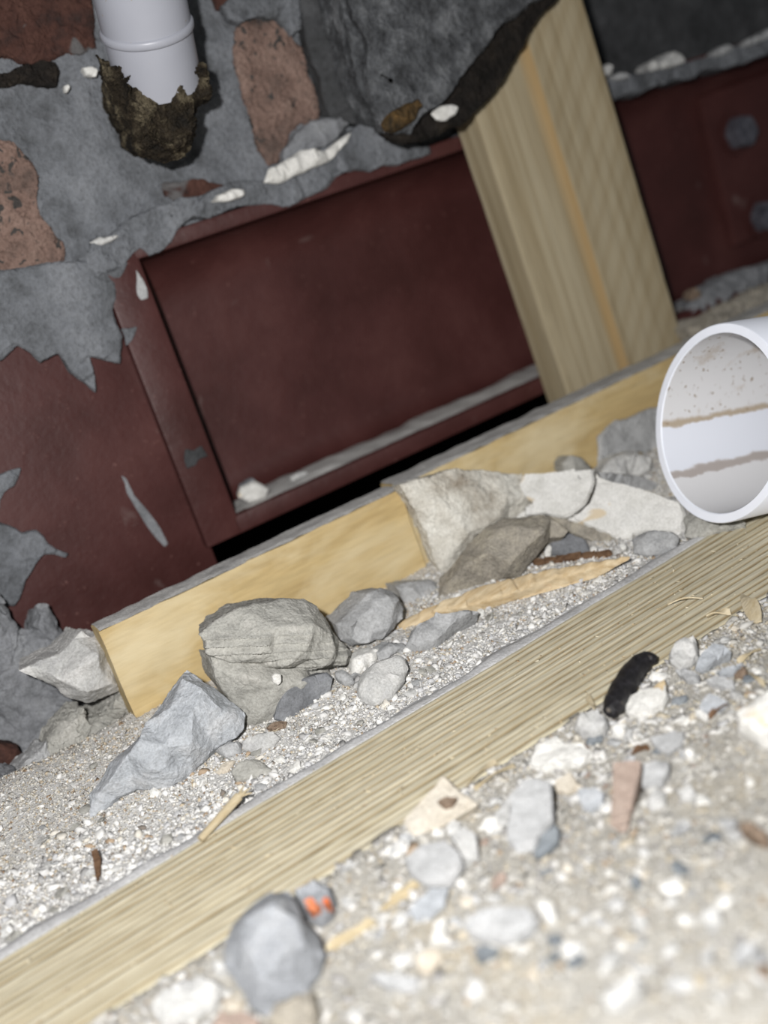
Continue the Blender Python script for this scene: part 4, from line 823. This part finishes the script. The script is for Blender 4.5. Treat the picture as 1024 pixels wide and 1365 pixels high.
scatter('white_crumb', 'crumb', ['mortar_pale', 'plaster'], 'small white plaster crumb scattered on the floor in front of the batten', 'white crumbs in front of the batten', 60, (450, 830, 1024, 1240, fr), .7, 1.7)
scatter('grey_crumb', 'crumb', ['mortar', 'mortar_pale', 'slate'], 'small grey mortar crumb scattered on the floor in front of the batten', 'grey crumbs in front of the batten', 60, (450, 830, 1024, 1300, fr), .8, 1.9)
scatter('tan_crumb', 'crumb', ['beige', 'pink'], 'small tan crumb scattered on the floor in front of the batten', 'tan crumbs in front of the batten', 18, (450, 830, 1024, 1300, fr), .7, 1.7)
scatter('white_crumb', 'crumb', ['mortar_pale'], 'blurred white crumb on the sandy foreground', 'white crumbs in the blurred foreground', 14, (200, 1200, 1024, 1365, fr), .8, 1.8)
tr = lambda p: back_edge(p.x) + 6 < p.y < 60
scatter('white_crumb', 'crumb', ['plaster', 'mortar_pale'], 'small white crumb in the gravel between batten and yellow board', 'white crumbs behind the batten', 90, (0, 760, 900, 1260, tr), .8, 1.6)
scatter('grey_crumb', 'crumb', ['mortar', 'mortar_warm'], 'small grey crumb in the gravel between batten and yellow board', 'grey crumbs behind the batten', 45, (0, 760, 900, 1260, tr), .8, 1.6)

# ------------------------------------------------------------------ uncountable grit and sawdust
OCT = (np.array([(1, 0, 0), (-1, 0, 0), (0, 1, 0), (0, -1, 0), (0, 0, 1), (0, 0, -1)], float),
       np.array([(0, 2, 4), (2, 1, 4), (1, 3, 4), (3, 0, 4), (2, 0, 5), (1, 2, 5), (3, 1, 5), (0, 3, 5)]))
bm = bmesh.new(); bmesh.ops.create_icosphere(bm, subdivisions=1, radius=1); bm.verts.ensure_lookup_table()
ICO = (np.array([v.co[:] for v in bm.verts]), np.array([[v.index for v in f.verts] for f in bm.faces])); bm.free()
def grit(name, label, layers, seed=1, cat='grit'):
    r = np.random.default_rng(seed); VV, FF, MI = [], [], []; base = 0; mats = []
    for mat, n, fpos, smin, smax, elong, (bv, bf) in layers:
        pos = fpos(r, n); n = len(pos); nv, nf = len(bv), len(bf)
        s_ = smin + (smax - smin) * r.random(n) ** 2.5
        sc = np.stack([s_ * elong * r.uniform(.8, 1.4, n), s_ * r.uniform(.6, 1.1, n) / elong ** .3, s_ * r.uniform(.4, .8, n) / elong ** .3], 1)
        P = bv[None] * (1 + r.uniform(-.42, .42, (n, nv, 1))) + r.uniform(-.28, .28, (n, nv, 3)); P = P * sc[:, None]
        ang = np.stack([r.normal(0, .5, n), r.normal(0, .5 if elong == 1 else .25, n), r.uniform(0, 6.283, n)], 1)
        cx, cy, cz = np.cos(ang).T; sx, sy, sz = np.sin(ang).T
        Rm = np.empty((n, 3, 3))
        Rm[:, 0] = np.stack([cz * cy, cz * sy * sx - sz * cx, cz * sy * cx + sz * sx], 1)
        Rm[:, 1] = np.stack([sz * cy, sz * sy * sx + cz * cx, sz * sy * cx - cz * sx], 1)
        Rm[:, 2] = np.stack([-sy, cy * sx, cy * cx], 1)
        P = np.einsum('nij,nvj->nvi', Rm, P) + pos[:, None]; VV.append(P.reshape(-1, 3) * MM)
        FF.append((bf[None] + (np.arange(n) * nv)[:, None, None]).reshape(-1) + base); base += n * nv
        MI.append(np.full(n * nf, len(mats), np.int32)); mats.append(mat)
    VV, FF, MI = np.concatenate(VV), np.concatenate(FF), np.concatenate(MI)
    me = bpy.data.meshes.new(name); me.vertices.add(len(VV)); me.vertices.foreach_set('co', VV.ravel().astype(np.float32))
    me.loops.add(len(FF)); me.loops.foreach_set('vertex_index', FF.astype(np.int32))
    me.polygons.add(len(MI)); me.polygons.foreach_set('loop_start', np.arange(0, len(FF), 3, dtype=np.int32))
    for m_ in mats: me.materials.append(m_)
    me.polygons.foreach_set('material_index', MI); me.update(calc_edges=True); me.validate()
    o = bpy.data.objects.new(name, me); col.objects.link(o); tag(o, label, cat, kind='stuff'); return o
def region(x0, x1, y0, y1, cond=None, lift=.1, on_batten=False):
    def f(r, n):
        out = []
        X, Y = r.uniform(x0, x1, n), r.uniform(y0, y1, n)
        for x, y, q in zip(X, Y, r.random(n)):
            if cond and not cond(x, y, q): continue
            out.append((x, y, (surf(x, y) if on_batten else ground(x, y)) + lift))
        return np.array(out)
    return f
nz = lambda x, y, s, f=.03: noise.noise(Vector((x * f, y * f, s)))
bk = lambda x, y: y > back_edge(x) + 2.6 + 2.5 * nz(x, 0, 4, .08)
white_q = lambda x, y: 1.1 - .95 * sm(22, 44, y) + .35 * nz(x, y, 1)
grit('gravel', 'crushed white and tan mortar grit between batten and yellow board', [
    (M['grit_white'], 9000, region(-130, 160, 10, 66, lambda x, y, q: bk(x, y) and q < white_q(x, y) * (.55 + .9 * nz(x, y, 31, .09))), .45, 1.35, 1, ICO),
    (M['grit_white'], 52000, region(-130, 160, 10, 66, lambda x, y, q: bk(x, y) and q < white_q(x, y)), .18, .6, 1, OCT),
    (M['grit_tan'], 52000, region(-130, 160, 16, 75, lambda x, y, q: bk(x, y) and q < .2 + .9 * sm(20, 46, y) + .2 * nz(x, y, 1)), .2, .6, 1, OCT),
    (M['grit_wood'], 1500, region(-110, 150, 16, 66, None, .5), .12, .26, 3.5, OCT)], 3)
fq = lambda x, y: .7 + .6 * nz(x, y, 8, .04) - .25 * sm(-70, -110, y)
grit('gravel', 'pale crushed mortar, sand and sawdust over the floor in front of the batten', [
    (M['grit_sand'], 60000, region(-115, 120, -140, -28, lambda x, y, q: y < front_edge(x) + .3 and q < fq(x, y)), .2, .7, 1, OCT),
    (M['grit_sand'], 7000, region(-115, 120, -130, -28, lambda x, y, q: y < front_edge(x) + .3 and q < fq(x, y) * (.5 + nz(x, y, 17, .08))), .5, 1.3, 1.2, ICO),
    (M['grit_front'], 5000, region(-115, 120, -80, -28, lambda x, y, q: y < front_edge(x) + .2 and q < .95 * (1 - sm(-36, -80, y)) * (.25 + 1.6 * max(0, nz(x, y, 11, .06) + .1))), .3, 1.3, 1.15, ICO),
    (M['grit_wood'], 4600, region(-110, 120, -95, -29, lambda x, y, q: y < front_edge(x) and q < .6 * sm(-90, -38, y) * (.3 + .7 * sm(-10, 60, x)), .4), .16, .36, 4.0, OCT)], 5)
grit('sawdust', 'fine sawdust specks lying on the ribbed batten', [
    (M['grit_wood'], 2200, region(-110, 130, -30, 8, lambda x, y, q: front_edge(x) < y < back_edge(x) and q < .2 + 1.0 * nz(x, y, 21, .06), .05, True), .1, .34, 2.4, OCT)], 9, 'sawdust')
# dust banked along the back edge of the batten
V, Fc = grid_mesh(np.arange(-165, 172, 1.2), np.linspace(0, 1, 14),
    lambda x, t: (x, back_edge(x) - 1.4 + (7 + 2.5 * nz(x, 0, 4, .06)) * t, .25 + (.35 + .35 * nz(x, t * 10, 6, .12)) * math.sin(min(1, t * 2.5) * 1.57) - 1.5 * sm(.35, 1, t) - .5 * (t == 0) + .15 * nz(x, t * 10, 3, .7)))
tag(grid_obj('dust_bank', V, Fc, M['dust']), 'soft grey dust banked along the back edge of the batten', 'dust', kind='stuff')
